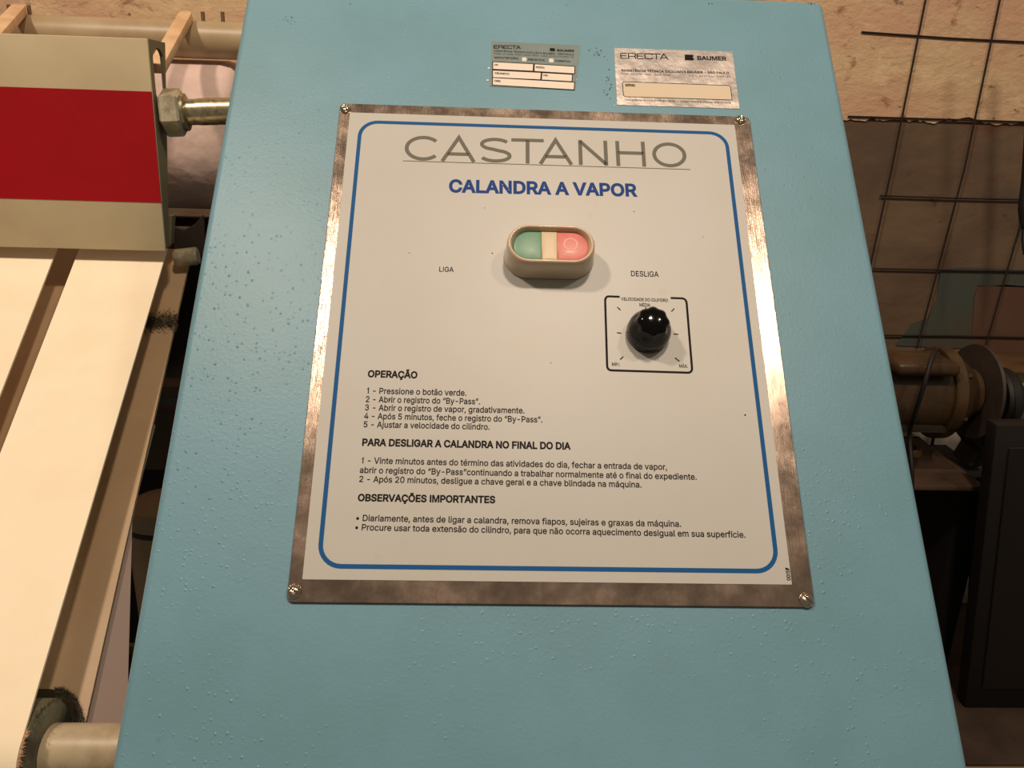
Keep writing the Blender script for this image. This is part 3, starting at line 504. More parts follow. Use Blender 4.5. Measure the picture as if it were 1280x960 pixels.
# stroke alphabet for the wide logotype
def arc(cx, cy, rx, ry, a0, a1, k=20): return [(cx + rx * math.cos(math.radians(a0 + (a1 - a0) * i / k)), cy + ry * math.sin(math.radians(a0 + (a1 - a0) * i / k))) for i in range(k + 1)]
h = .065
def glyph_wide(ch):
    i = h
    if ch == 'C': return [arc(.56, .5, .56 - i, .5 - i, 42, 318, 26)]
    if ch == 'O': return [arc(.5, .5, .5 - i, .5 - i, 0, 360, 32)]
    if ch == 'A': return [[(.06, 0), (.5, .97), (.94, 0)], [(.2, .3), (.8, .3)]]
    if ch == 'T': return [[(0, 1 - i), (1, 1 - i)], [(.5, 1 - i), (.5, 0)]]
    if ch == 'N': return [[(.08, 0), (.08, 1)], [(.08, .95), (.92, .05)], [(.92, 0), (.92, 1)]]
    if ch == 'H': return [[(.08, 0), (.08, 1)], [(.08, .53), (.92, .53)], [(.92, 0), (.92, 1)]]
    if ch == 'S':
        return [arc(.49, .735, .40, .20, 28, 180, 12) + arc(.49, .735, .40, .20, 190, 255, 5) + arc(.50, .275, .43, .21, 75, -10, 8) + arc(.50, .275, .43, .21, -20, -155, 12)]
    if ch == 'E': return [[(1, 1 - i), (.25, 1 - i), (.08, .85), (.08, .15), (.25, i), (1, i)], [(.1, .5), (.9, .5)]]
    if ch == 'R': return [[(.08, 0), (.08, 1 - i), (.8, 1 - i), (.92, .85), (.92, .6), (.8, .45), (.08, .45)], [(.75, .45), (.92, .3), (.92, 0)]]
    if ch == 'c': return [[(.95, .72), (.95, .86), (.8, 1 - i), (.22, 1 - i), (.08, .85), (.08, .15), (.22, i), (.8, i), (.95, .14), (.95, .3)]]
def wide(bm, word, spans, base, cap, wd, n=NT):
    """spans: x from-to in photo pixels; base: function x -> baseline y"""
    for ch, (xa, xb) in zip(word, spans):
        ua, sa = face(xa, base(xa), n); ub, sb_ = face(xb, base(xb), n); hh = sa - face(xa, base(xa) - cap, n)[1]
        for st_ in glyph_wide(ch):
            pts = [(ua + (ub - ua) * x, sa + (sb_ - sa) * x - hh * y) for x, y in st_]
            ribbon(bm, pts, wd, n)
bm = BM()
wide(bm, 'CASTANHO', [(504.5, 547), (550, 595), (598, 640), (639, 680), (673, 717), (723, 761), (770, 808.5), (816, 860)], lambda x: 200 + (x - 505) * 9.6 / 355, 31, .0027)
obj('lettering', bm, 'printgrey', plate, recalc=False, label='large wide grey capital letters')
bm = BM(); ribbon(bm, [face(504, 203.2), face(862, 214)], .0005); obj('underline', bm, 'printgrey', plate, recalc=False)
letter('CALANDRA A VAPOR', (561, 239.5), (797, 245), 15.8, 'printnavy', plate, .030, label='bold blue title lettering')
for s, p0, p1, cap, bo in (
    ('LIGA', (549, 339.3), (567, 339.8), 6.4, .008),
    ('DESLIGA', (789, 345), (823.5, 346), 7, .008),
    ('OPERAÇÃO', (459.5, 471), (521.5, 472.6), 8.6, .030),
    ('1 - Pressione o botão verde.', (458.5, 491.7), (583, 494.6), 7.8, .011),
    ('2 - Abrir o registro do “By-Pass”.', (457, 502.4), (600, 505.4), 7.8, .011),
    ('3 - Abrir o registro de vapor, gradativamente.', (456, 512.8), (655.5, 516.6), 7.8, .011),
    ('4 - Após 5 minutos, feche o registro do “By-Pass”.', (455, 523.3), (678, 528), 7.8, .011),
    ('5 - Ajustar a velocidade do cilindro.', (454.3, 533.8), (612, 537), 7.8, .011),
    ('PARA DESLIGAR A CALANDRA NO FINAL DO DIA', (452.5, 556.8), (713.5, 561.6), 9, .030),
    ('1 - Vinte minutos antes do término das atividades do dia, fechar a entrada de vapor,', (451.8, 579), (834, 587.2), 8, .011),
    ('abrir o registro do “By-Pass”continuando a trabalhar normalmente até o final do expediente.', (449.5, 591), (871, 599.6), 8, .011),
    ('2 - Após 20 minutos, desligue a chave geral e a chave blindada na máquina.', (448.8, 602.3), (802, 609.3), 8, .011),
    ('OBSERVAÇÕES IMPORTANTES', (447, 626), (619, 628.6), 9, .030),
    ('• Diariamente, antes de ligar a calandra, remova fiapos, sujeiras e graxas da máquina.', (445, 651), (851.5, 658.4), 8.2, .011),
    ('• Procure usar toda extensão do cilindro, para que não ocorra aquecimento desigual em sua superfície.', (443.8, 662.6), (932, 672), 8.2, .011),
    ('VELOCIDADE DO CILINDRO', (776.5, 375.4), (835, 377.2), 4, .012),
    ('MÉDIA', (799.5, 382.8), (813, 383.2), 4.2, .012),
    ('MIN.', (765, 457), (775, 457.3), 4.2, .012),
    ('MÁX.', (849, 459.2), (860, 459.6), 4.2, .012)):
    letter(s, p0, p1, cap, 'black', plate, bo)
letter('00157', (988.5, 725.5), (986.5, 709.5), 5, 'black', plate, .02, vertical=True)
# dial scale
bm = BM()
def pf(*q): return [face(*p) for p in q]
def corner(p, c, q, k=5):   # quadratic round corner in (u,s)
    return [((1 - t) ** 2 * p[0] + 2 * t * (1 - t) * c[0] + t * t * q[0], (1 - t) ** 2 * p[1] + 2 * t * (1 - t) * c[1] + t * t * q[1]) for t in [i / k for i in range(k + 1)]]
A = lambda x, y: face(x, y)
path = [A(774, 372.7)] + corner(A(761, 372.2), A(755.8, 372), A(755.9, 378)) + corner(A(758.3, 458.5), A(758.6, 464.3), A(764, 464.4)) + corner(A(858.5, 467.3), A(864.3, 467.4), A(864.0, 461.5)) + corner(A(857.4, 381), A(856.8, 374.8), A(851, 374.6)) + [A(837.5, 374.2)]
ribbon(bm, path, .0014)
obj('dial_frame', bm, 'black', plate, recalc=False)
bm = BM()
for a_, b_ in (((806.3, 385.5), (806.5, 389.5)), ((771, 385.6), (775, 389.4)), ((842, 387.4), (838.4, 391)), ((770.5, 417.6), (776, 418)), ((841, 419.2), (847, 419.5)), ((774.5, 451), (778.4, 447.4)), ((842.8, 448.8), (848.3, 453))):
    ribbon(bm, pf(a_, b_), .0007)
obj('dial_ticks', bm, 'black', plate, recalc=False)

# ---- plate screws
def screw(c, ang, r=.0042, hgt=.0022, cross=False):
    bm = BM(); n = 36; rings = 9; V = []
    ca, sa = math.cos(ang), math.sin(ang)
    def H(x, y):
        rr = math.hypot(x, y) / r; z = hgt * (1 - rr ** 2.6) + .0005
        a1 = abs(x * sa - y * ca); a2 = abs(x * ca + y * sa)
        if a1 < .00062 or (cross and a2 < .00062 and rr < .75 and a1 < 9): z -= .0012 if (not cross or rr < .75) else 0
        return max(z, .0002)
    g = 26; grid = {}
    for i in range(g + 1):
        for j in range(g + 1):
            x = -r + 2 * r * i / g; y = -r + 2 * r * j / g; d = math.hypot(x, y)
            if d > r * 1.02: x, y = x / d * r, y / d * r
            if d < r * 1.25: grid[i, j] = bm.verts.new(fp(c[0] + x, c[1] + y, .0016 + (H(x, y) if d <= r * 1.0 else 0)))
    for i in range(g):
        for j in range(g):
            q = [grid.get(k) for k in ((i, j), (i + 1, j), (i + 1, j + 1), (i, j + 1))]
            if all(q): bm.faces.new(q)
    bmesh.ops.remove_doubles(bm, verts=bm.verts, dist=1e-5)
    obj('screw', bm, 'screw', plate, smooth='all')
screw(face(432, 138.5), 1.2, cross=True); screw(face(924.5, 152), .3, .0042, cross=True)
screw(face(368.5, 740), .6); screw(face(1006.5, 750.5), .7)

# ---- double push button
ub, sbt = face(683, 321); 
NB = .0019
def stad(u, s, half, r, n, k=14, dy=1.0):
    out = []
    for i in range(k + 1):
        t = math.radians(-90 + 180 * i / k); out.append(fp(u + half + r * math.cos(t), s + r * dy * math.sin(t), n))
    for i in range(k + 1):
        t = math.radians(90 + 180 * i / k); out.append(fp(u - half + r * math.cos(t), s + r * dy * math.sin(t), n))
    return out
ru = (face(741, 330)[0] - face(626, 330)[0]) / 2
tl, tr = face(633, 306, .019)[0], face(744.3, 306, .019)[0]; tt, tb = face(689, 281.3, .019)[1], face(689, 331, .019)[1]
ru_t = (tr - tl) / 2; rs_t = (tb - tt) / 2; uc = (tl + tr) / 2; sc = (tt + tb) / 2
rb = rs_t + .0006; half = ru_t - rs_t
bm = BM()
rings = []
for dr, n_ in ((.0012, .0), (.0012, .002), (.0004, .006), (.0, .014), (-.0004, .0175), (-.0012, .0188), (-.0020, .0192), (-.0028, .0188), (-.0034, .0176), (-.0038, .0152), (-.0044, .0146)):
    rings.append(stad(uc, sc, half, rs_t + dr, NB + n_))
loft(bm, rings, (True, True))
pb = obj('push_button', bm, 'boot', root, smooth='all', label='double push button in a translucent beige rubber boot')
IR = rs_t - .0042
def key(ua, ub_, name, m, hgt, dome=.0009):
    outl = []
    k = 60
    for i in range(k):                                       # stadium outline clipped between ua and ub_
        t = 2 * math.pi * i / k
        outl.append(t)
    pts = []
    for i in range(29):
        u = ua + (ub_ - ua) * (.5 - .5 * math.cos(math.pi * i / 28)); d = max(0, abs(u - uc) - half); yv = math.sqrt(max(0, IR * IR - d * d)); pts.append((u, yv))
    loop = [(u, -y) for u, y in pts] + [(u, y) for u, y in pts[::-1]]
    mx = (ua + ub_) / 2
    rings = []
    for f_, n_ in ((1, .0140), (1, .0146 + hgt * .6), (.965, .0146 + hgt), (.85, .0146 + hgt + dome * .4), (.5, .0146 + hgt + dome * .9), (.12, .0146 + hgt + dome)):
        rings.append([fp(mx + (u - mx) * f_, sc + y * f_, NB + n_) for u, y in loop])
    bm = BM(); loft(bm, rings, (True, True)); bmesh.ops.remove_doubles(bm, verts=bm.verts, dist=1e-6)
    return obj(name, bm, m, pb, smooth='all')
xg = face(677, 306, .017)[0]; xp = face(696.5, 306, .017)[0]
key(uc - half - IR, xg, 'green_key', 'green', .0008)
key(xg, xp, 'centre_bar', 'cream', .0012, .0004)
key(xp, uc + half + IR, 'red_key', 'pink', .0008)
bm = BM(); cu_, cs_ = face(713.5, 306, .0175)
cN = fp(cu_, cs_, NB + .0156)
for r0, r1 in ((.0034, .0052),):
    lathe(bm, cN, FN, [(0, r1), (.0007, r1 - .0004), (.0007, r0 + .0003), (0, r0)], 32, caps=(False, False))
obj('stop_ring', bm, 'pinklight', pb, smooth='all')
# ---- speed knob
ku, ks = face(808.5, 419)
kc = fp(ku, ks, NB)
def lob(t, k):
    amp = (0, 0, 0, 0, .01, .025, .04, .045, .045, .03, .015, 0, 0)[min(k, 12)]
    return amp * math.cos(8 * t + .35)
bm = BM()
lathe(bm, kc, FN, [(0, .0139), (.0035, .0142), (.0070, .0140), (.0100, .0133), (.0125, .0123), (.0145, .0113), (.0165, .0104), (.0182, .0100), (.0196, .0094), (.0208, .0080), (.0216, .0060), (.0221, .0030), (.0222, .0004)], 96, lobes=lob)
kn = obj('speed_knob', bm, 'knob', root, smooth='all', label='glossy black fluted speed knob on a flared skirt')
bm = BM()
for i in range(24):
    t = i * math.pi / 12; a, e1, e2 = frame(FN); d = e1 * math.cos(t) + e2 * math.sin(t)
    cyl(bm, kc + FN * .004 + d * .0136, kc + FN * .0075 + d * .0128, .00035, n=5)
obj('skirt_ribs', bm, 'knob', kn, smooth=True)

# ---- paper and foil labels on the cabinet
def quadpad(bm, q, n0, n1):
    pts = [face(*p) for p in q]; a = [bm.verts.new(fp(*p, n0)) for p in pts]; b = [bm.verts.new(fp(*p, n1)) for p in pts]
    bm.faces.new(b); bm.faces.new(a[::-1])
    for i in range(len(q)): bm.faces.new((a[i], a[(i + 1) % len(q)], b[(i + 1) % len(q)], b[i]))
bm = BM(); quadpad(bm, [(767.5, 60.5), (915.5, 65), (924.3, 136.5), (771.3, 131.5)], .0001, .0004)
l2 = obj('serial_label', bm, 'foil', root, label='crinkled silver foil serial number sticker')
nl = .00048
bm = BM(); wide(bm, 'EREcTA', [(775.5, 784.5), (785, 795.5), (796, 805), (805.5, 816), (815.5, 826), (824.5, 836)], lambda x: 73.2 + (x - 775) * .02, 7.2, .0008, nl); obj('lettering', bm, 'black', l2, recalc=False)
def emblem(bm, x0, y0, x1, y1, sl, n):
    W = x1 - x0; Hh = y1 - y0
    pts = [(0, 0), (.82, .05), (1, .22), (.86, .47), (1, .66), (.98, 1), (0, .95)]
    vs = [bm.verts.new(fp(*face(x0 + W * x, y0 + Hh * y, n), n)) for x, y in pts]; bm.faces.new(vs)
bm = BM(); emblem(bm, 856, 68, 867.3, 75.6, 0, nl); obj('emblem', bm, 'black', l2, recalc=False)
letter('BAUMER', (872, 74.6), (908.5, 75.6), 5, 'black', l2, .030, nl)
letter('ASSISTÊNCIA TÉCNICA EXCLUSIVA BAUMER - SÃO PAULO', (776.5, 89.2), (911.5, 92.6), 2.9, 'black', l2, .025, nl)
letter('FONE: (11) 3286-3000 / 3618-5250', (776.5, 93.2), (838, 94.8), 2.2, 'black', l2, .0, nl)
letter('C.G.C. 61.374.161/0001-30', (861, 95.4), (913, 96.6), 2.2, 'black', l2, .0, nl)
bm = BM(); quadpad(bm, [(779, 103), (912.5, 108), (914.8, 125), (780.5, 121)], .0003, .00046); obj('write_in_field', bm, 'labelcream', l2)
bm = BM(); ribbon(bm, [face(*p) for p in ((779.5, 102.7), (911, 107.4), (912.7, 109), (914.9, 124.7), (914, 125.6), (781.5, 121.4), (779.3, 119.8), (777.8, 104.5))], .0005, .0005, True); obj('field_outline', bm, 'black', l2, recalc=False)
letter('SÉRIE:', (781.5, 107.7), (794.5, 108.1), 3, 'black', l2, .03, .00055)
letter('Para suporte técnico anote em cartão o número acima e informe uma unidade', (781, 125.6), (914, 129.4), 2.4, 'black', l2, .005, nl)

bm = BM(); quadpad(bm, [(615, 52), (725, 57), (719, 113), (612.5, 108)], .0001, .0003)
l1 = obj('service_label', bm, 'film', root, label='clear service record sticker with pale write-in boxes')
nl = .0004
bm = BM(); wide(bm, 'EREcTA', [(617, 622.5), (623, 628.5), (629, 634), (634.5, 640), (640, 645.5), (645, 651)], lambda x: 60.6 + (x - 617) * .02, 4.4, .0006, nl); obj('lettering', bm, 'black', l1, recalc=False)
bm = BM(); emblem(bm, 687.3, 60, 694, 64, 0, nl); obj('emblem', bm, 'black', l1, recalc=False)
letter('BAUMER', (696.5, 64), (718, 64.9), 2.7, 'black', l1, .03, nl)
letter('ASSISTÊNCIA TÉCNICA EXCLUSIVA BAUMER - SÃO PAULO', (617.3, 64.4), (717.5, 69.3), 2.2, 'black', l1, .01, nl)
letter('FONE: (11) 3286-3000 / 3618-5250   C.G.C. 61.374.161/0001-30', (617.3, 67.6), (717.5, 72.2), 1.6, 'black', l1, .0, nl)
letter('MANUTENÇÃO:', (618, 72.7), (648, 74), 2.2, 'black', l1, .02, nl)
letter('PREVENTIVA', (660, 75.3), (681, 76.3), 2.2, 'black', l1, .02, nl)
letter('CORRETIVA', (694, 77), (713, 77.9), 2.2, 'black', l1, .02, nl)
for q in ([(616.5, 78.2), (666.3, 80.8), (665.8, 88.9), (616.5, 86.5)], [(668.7, 80.9), (718, 84), (717.6, 92.2), (668, 89.2)],
          [(616.3, 88.7), (676, 91.6), (675.2, 99.7), (616.3, 96.9)], [(678, 91.8), (715, 94), (714.3, 102), (677.2, 99.9)],
          [(616.2, 98), (717.6, 103.8), (717, 112.2), (616.2, 106.3)]):
    bm = BM(); quadpad(bm, q, .0002, .00042); obj('write_in_box', bm, 'labelpaper', l1)
    bm = BM(); cx = sum(p[0] for p in q) / 4; cy = sum(p[1] for p in q) / 4
    e = [(p[0] + (.6 if p[0] > cx else -.6), p[1] + (.6 if p[1] > cy else -.6)) for p in q]
    ribbon(bm, [face(*p) for p in e], .00055, .00043, True); obj('box_outline', bm, 'black', l1, recalc=False)
for x, y in ((652.6, 72.2), (686.3, 73.6)):
    bm = BM(); quadpad(bm, [(x, y), (x + 5.4, y + .2), (x + 5.4, y + 4.9), (x, y + 4.7)], .0002, .00042); obj('check_box', bm, 'labelpaper', l1)
for s, p0, p1 in (('OF:', (618, 81.9), (623, 82.2)), ('PRÓX:', (670, 85), (681, 85.6)), ('TÉCNICO:', (618, 92.5), (637, 93.4)), ('OS:', (679, 95), (685, 95.3)), ('OBS:', (618, 102), (626, 102.4))):
    letter(s, p0, p1, 2.2, 'black', l1, .03, .0005)

# ---- wear: paint flecks and scuffs on the cabinet, specks on the sheet
def flecks(spots, m, name, n, parent):
    bm = BM()
    for px, py, r in spots:
        c = face(px, py); k = random.randint(6, 9); R_ = r / 1800
        vs = [bm.verts.new(fp(c[0] + R_ * random.uniform(.6, 1.2) * math.cos(2 * math.pi * i / k), c[1] + R_ * random.uniform(.5, 1.1) * math.sin(2 * math.pi * i / k), n)) for i in range(k)]; bm.faces.new(vs)
    o = obj(name, bm, m, parent, recalc=False); o['kind'] = 'stuff'
flecks([(611, 85.5, 1.8), (609.5, 100.5, 1.8), (613.5, 103.5, 1), (720.5, 100, 1.3), (768, 132, 1)], 'labelpaper', 'white_flecks', .0003, root)
flecks([(748 + random.gauss(0, 6), 68 + random.gauss(0, 4), random.uniform(.5, 1.3)) for _ in range(16)] + [(760 + random.gauss(0, 2.5), 108 + random.gauss(0, 9), random.uniform(.5, 1.4)) for _ in range(18)]
       + [(1014, 4.5, 1.8), (1010, 4.4, 1.5), (1018, 4.6, 1.2), (886, 4.5, 1.3), (890, 4.6, 1), (438, 5, 1)] + [(361 + random.gauss(0, 4), 26 + random.gauss(0, 2.5), .7) for _ in range(10)], 'wearm', 'scuff_marks', .0003, root)
flecks([(615.3, 318.3, 1.1), (487.5, 501.5, .9), (792, 266.5, .8), (688, 455, .6), (930, 520, 1.2), (606, 262, .7), (512, 318, .6), (878, 298, .6)], 'black', 'ink_specks', .0021, plate)

# =================================================================== CALENDER MACHINE, left of the cabinet
# belt plane
P1 = atz(209, 315, .80); P2 = atz(166, 480, .69)
bd = V3((0, P2.y - P1.y, P2.z - P1.z)).normalized(); NBt = bd.cross(V3((1, 0, 0)))
if NBt.z < 0: NBt = -NBt
def hb(px, py, off=0): return hit(px, py, P1 + NBt * off, NBt)
RC = V3((0, .434, 1.136)); RR = .0425                         # lower roller
XE = -.2885
tng = (P1 - RC).dot(NBt)                                       # distance of the belt plane above the roller axis
RR = tng - .0016
def belt(pxr, pxl, label):
    """canvas belt: flat run up to the guard, wrapped round the lower roller. px?: right/left edge at y=315 and at the roller"""
    bm = BM(); prof = []
    up = hb(209, 250); s_top = (up - RC).dot(-bd)
    base = RC + NBt * tng
    for t in (.47, .45, .4, .3, .2, .1, .05, 0): prof.append((base - bd * t, -t))
    for k in range(1, 16):
        a = math.pi * k / 15; prof.append((RC + (NBt * math.cos(a) + bd * math.sin(a)) * tng, 0.0))
    for t in (.05, .15, .3): prof.append((RC - NBt * tng - bd * t, 0.0))
    top = []; bot = []
    def xe(P, e):                       # edge x along the run, a slight skew as in the photo
        t = (P - base).dot(-bd); t = max(0, min(t, .62)); return e[0] + (e[1] - e[0]) * t / .40
    L_ = len(prof)
    rows = []
    for i, (p, _) in enumerate(prof):
        q0 = prof[max(i - 1, 0)][0]; q1 = prof[min(i + 1, L_ - 1)][0]; d = (q1 - q0); d.x = 0; d.normalize(); nn = d.cross(V3((1, 0, 0)))
        if i < 8 and nn.dot(NBt) < 0: nn = -nn
        if i >= 8:
            if nn.dot(prof[8][0] - RC) < 0 and i < 16: nn = -nn
            if i >= 16 and nn.dot(p - RC) < 0: nn = -nn
        xr_, xl_ = xe(p, pxr), xe(p, pxl)
        rows.append([V3((xl_, p.y, p.z)), V3((xr_, p.y, p.z)), V3((xr_, p.y, p.z)) + nn * .0018, V3((xl_, p.y, p.z)) + nn * .0018])
    loft(bm, rows, (True, True))
    return obj('feed_belt', bm, 'beltm', None, smooth=40)
t315 = (hb(209, 315) - (RC + NBt * tng)).dot(-bd)
def edge(pa, pb_):   # x at the roller and x at .40 up, from two photo points on the belt plane
    A_, B_ = hb(*pa), hb(*pb_); ta = (A_ - (RC + NBt * tng)).dot(-bd); tb_ = (B_ - (RC + NBt * tng)).dot(-bd)
    k = (B_.x - A_.x) / (tb_ - ta); return (A_.x - k * ta, A_.x + k * (.40 - ta))
eR = edge((209, 315), (19, 960)); eL = edge((99, 315), (0, 572)); e2R = edge((71, 315), (0, 498)); e2L = (e2R[0] - (eR[0] - eL[0]), e2R[1] - (eR[1] - eL[1]))
tag(belt(eR, eL, ''), 'wide cream canvas feed belt nearest the blue cabinet', 'belt', 'canvas feed belts')
tag(belt(e2R, e2L, ''), 'cream canvas feed belt cut off by the left edge of the photo', 'belt', 'canvas feed belts')

# lower roller with lint fringe and shaft
XE = eR[0] + .002
rt = thing('feed_roller', 'grimy iron roller with fuzzy lint rim at the lower end of the canvas belts', 'roller', (XE - .3, RC.y, RC.z - RR))
bm = BM(); lathe(bm, (XE, RC.y, RC.z), (-1, 0, 0), [(0, RR - .006), (.001, RR - .003), (.004, RR - .0004), (.62, RR - .0004)], 48); obj('drum', bm, 'rollend', rt, smooth=35)
def sc_pt(px, py, X): return hitX(px, py, X)
bm = BM(); s0 = V3((XE + .0005, RC.y, RC.z)); lathe(bm, s0, (1, 0, 0), [(0, .0175), (.03, .0175), (XL - XE - .0015, .0175)], 28); obj('shaft', bm, 'shaft', rt, smooth=35)
bm = BM()
for ring_r, dx, cnt in ((RR + .0005, .0, 520),):
    for i in range(cnt):
        a = random.uniform(0, 2 * math.pi); rad = V3((0, math.cos(a), math.sin(a))); ln = random.uniform(.001, .0042)
        base = V3((XE + random.uniform(-.002, .001), RC.y, RC.z)) + rad * (RR - .0015); tip = base + rad * ln + V3((random.uniform(-.001, .0025), random.uniform(-.001, .001), random.uniform(-.001, .001)))
        tv = V3((0, -rad.z, rad.y)) * .00022; tv2 = V3((.0002, 0, 0))
        a_, b_, c_, d_ = (bm.verts.new(q) for q in (base - tv, base + tv, base + tv2, tip)); bm.faces.new((a_, b_, d_)); bm.faces.new((b_, c_, d_)); bm.faces.new((c_, a_, d_))
fz = obj('lint_fringe', bm, 'lint', rt); fz['kind'] = 'stuff'
bm = BM()
for i in range(160):
    a = random.uniform(-.1, 1.1); 
    base = RC + (NBt * math.cos(a) + bd * math.sin(a)) * (tng + .001); base.x = eR[0] + .0003
    tip = base + V3((random.uniform(.001, .004), random.uniform(-.002, .002), random.uniform(-.002, .002))); tv = V3((0, .0002, .0002)); 
    a_, b_, c_, d_ = (bm.verts.new(q) for q in (base - tv, base + tv, base + V3((.0002, .0002, -.0002)), tip)); bm.faces.new((a_, b_, d_)); bm.faces.new((b_, c_, d_)); bm.faces.new((c_, a_, d_))
fz = obj('frayed_threads', bm, 'lintlight', rt); fz['kind'] = 'stuff'

# feed table below the belts
off = -.035
def ht(px, py): return hb(px, py, off)
rA, rB = ht(232, 330), ht(202, 480); rC, rD = ht(148, 720), ht(110, 900)
tb = thing('feed_table', 'tan sheet metal table sloping up underneath the canvas belts', 'table', (rC.x - .2, rC.y, 0))
k = (rC.x - rB.x) / (rC.y - rB.y)
ytop = .90; ybot = .4725; ylow = .4535
def tpt(y, x=None):
    z = (P1 + NBt * off).z - (y - (P1 + NBt * off).y) * NBt.y / NBt.z
    return V3((rB.x + k * (y - rB.y) if x is None else x, y, z))
xs_ = XE + .0135
arch = [ht(*q) for q in ((106, 912), (104, 900), (101, 888), (96, 877), (89, 868), (80, 863), (70, 862.5))]
yl = max(arch[-1].y, .4685)
bm = BM(); prism(bm, [tpt(ytop), tpt(arch[0].y), *arch, tpt(yl, arch[-1].x - .004), tpt(yl, -.95), tpt(ytop, -.95)], NBt * -.003)
obj('table_sheet', bm, 'board', tb, smooth=40)
q1 = hitX(165, 655, rC.x + .006); q2 = hitX(158, 925, rD.x + .022)
a3 = tpt(ht(163, 650).y) + NBt * -.0032; b3 = tpt(ylow - .006) + NBt * -.0032
bm = BM(); prism(bm, [a3, b3, V3((q2.x, q2.y, q2.z))], (-.004, 0, 0)); obj('side_plate', bm, 'boardside', tb)
# legs of the table
for yy in (.53, .96):
    bm = BM(); zt = tpt(yy).z - .03; box(bm, (rC.x - .045, yy, 0), (rC.x - .015, yy + .03, zt)); obj('leg', bm, 'framebrown', tb)
    bm = BM(); box(bm, (-.90, yy, 0), (-.87, yy + .03, zt)); obj('leg', bm, 'framebrown', tb)
# lint caught on the table
bm = BM(); c0 = ht(206, 402)
for i in range(1500):
    q = ht(random.uniform(178, 222), 403 + random.gauss(0, 5.5)); q += NBt * .0006
    d = V3((random.uniform(-1, 1), random.uniform(-1, 1), random.uniform(-1, 1))) * .0032; d += NBt * (max(0, -d.dot(NBt)) + random.uniform(0, .0015))
    tv = V3((.0003, .0002, 0)); a_, b_, c_ = (bm.verts.new(p) for p in (q - tv, q + tv, q + d)); bm.faces.new((a_, b_, c_))
for i in range(700):
    kk = random.uniform(0, len(arch) - 1.001); i0 = int(kk); q = arch[i0].lerp(arch[i0 + 1], kk - i0) + NBt * .0005
    d = V3((random.uniform(-1, 1), random.uniform(-1, 1), random.uniform(-1, 1))) * .0026; d += NBt * max(0, -d.dot(NBt))
    tv = V3((.00025, .0002, 0)); a_, b_, c_ = (bm.verts.new(p) for p in (q - tv, q + tv, q + d)); bm.faces.new((a_, b_, c_))
o = obj('lint_tuft', bm, 'lint', tb); o['kind'] = 'stuff'

# red striped guard
YP = .788
gx = avg(hitY(184, 48, YP).x, hitY(205, 255, YP).x, hitY(207, 315, YP).x)
cTL = hitY(184, 48, YP); cBR = hitY(207, 314, YP); zr0 = hitY(189, 114.5, YP).z; zr1 = hitY(201, 253.5, YP).z
dx = (cTL.x - cBR.x) / (cTL.z - cBR.z)
def gp(z, back=0): return V3((cBR.x + dx * (z - cBR.z), YP + back, z))
gd = thing('safety_guard', 'beige metal guard bar with a broad red stripe, mounted above the belts', 'guard', (-.6, YP, cBR.z))
def band(z0, z1, name, m, proud=0, th=.003):
    bm = BM(); prism(bm, [gp(z0, -proud), V3((-1.05, YP - proud, z0)), V3((-1.05, YP - proud, z1)), gp(z1, -proud)], (0, th, 0)); return bm
bm = band(cBR.z, cTL.z, '', '', 0); bevel(bm, .001, 2); fpn = obj('front_panel', bm, 'panelm', gd, smooth=40)
bm = band(zr1, zr0, '', '', .0004, .0004); obj('red_stripe', bm, 'red', fpn, label='dark red painted stripe')
bt = hitX(203, 57, cTL.x)
fd = .042
bm = BM(); prism(bm, [gp(cTL.z, .0035) - V3((.004, 0, 0)), V3((-1.05, YP + .0035, cTL.z)), V3((-1.05, YP + fd, cTL.z)), gp(cTL.z, fd) - V3((.004, 0, 0))], (0, 0, -.0025)); obj('top_flange', bm, 'panelm', gd)
# end flange with an oval slot
bm = BM()
ztop, zbot = cTL.z, cBR.z + .004
outer = [(YP + .0032, zbot), (YP + .0032, ztop), (YP + fd, ztop), (YP + .010, zbot)]
slc = hitX(200, 94, cTL.x); syc, szc = YP + fd * .52, slc.z
inner = [(syc + .0125 * math.cos(t), szc + (.014 if math.sin(t) > 0 else -.014) + .010 * math.sin(t)) for t in [2 * math.pi * i / 20 for i in range(20)]]
for side in (0, -.003):
    vo = [bm.verts.new((cBR.x + dx * (z - cBR.z) + side, y, z)) for y, z in outer]; vi = [bm.verts.new((cBR.x + dx * (z - cBR.z) + side, y, z)) for y, z in inner]
    es = [bm.edges.new((vo[i], vo[(i + 1) % 4])) for i in range(4)] + [bm.edges.new((vi[i], vi[(i + 1) % 20])) for i in range(20)]
    bmesh.ops.triangle_fill(bm, use_beauty=True, edges=es)
    if side == 0: vo0, vi0 = vo, vi
for i in range(4): bm.faces.new((vo0[i], vo0[(i + 1) % 4], vo[(i + 1) % 4], vo[i]))
for i in range(20): bm.faces.new((vi0[i], vi0[(i + 1) % 20], vi[(i + 1) % 20], vi[i]))
obj('end_flange', bm, 'flange', gd, label='olive end flange with an oval slot')

bm = BM(); xq = gp(slc.z).x - .020; box(bm, (xq, YP + .004, slc.z - .05), (xq + .003, YP + fd - .002, ztop - .004)); obj('slot_dark_plate', bm, 'darkmetal', gd)  # plate added behind the slot so its inside reads dark

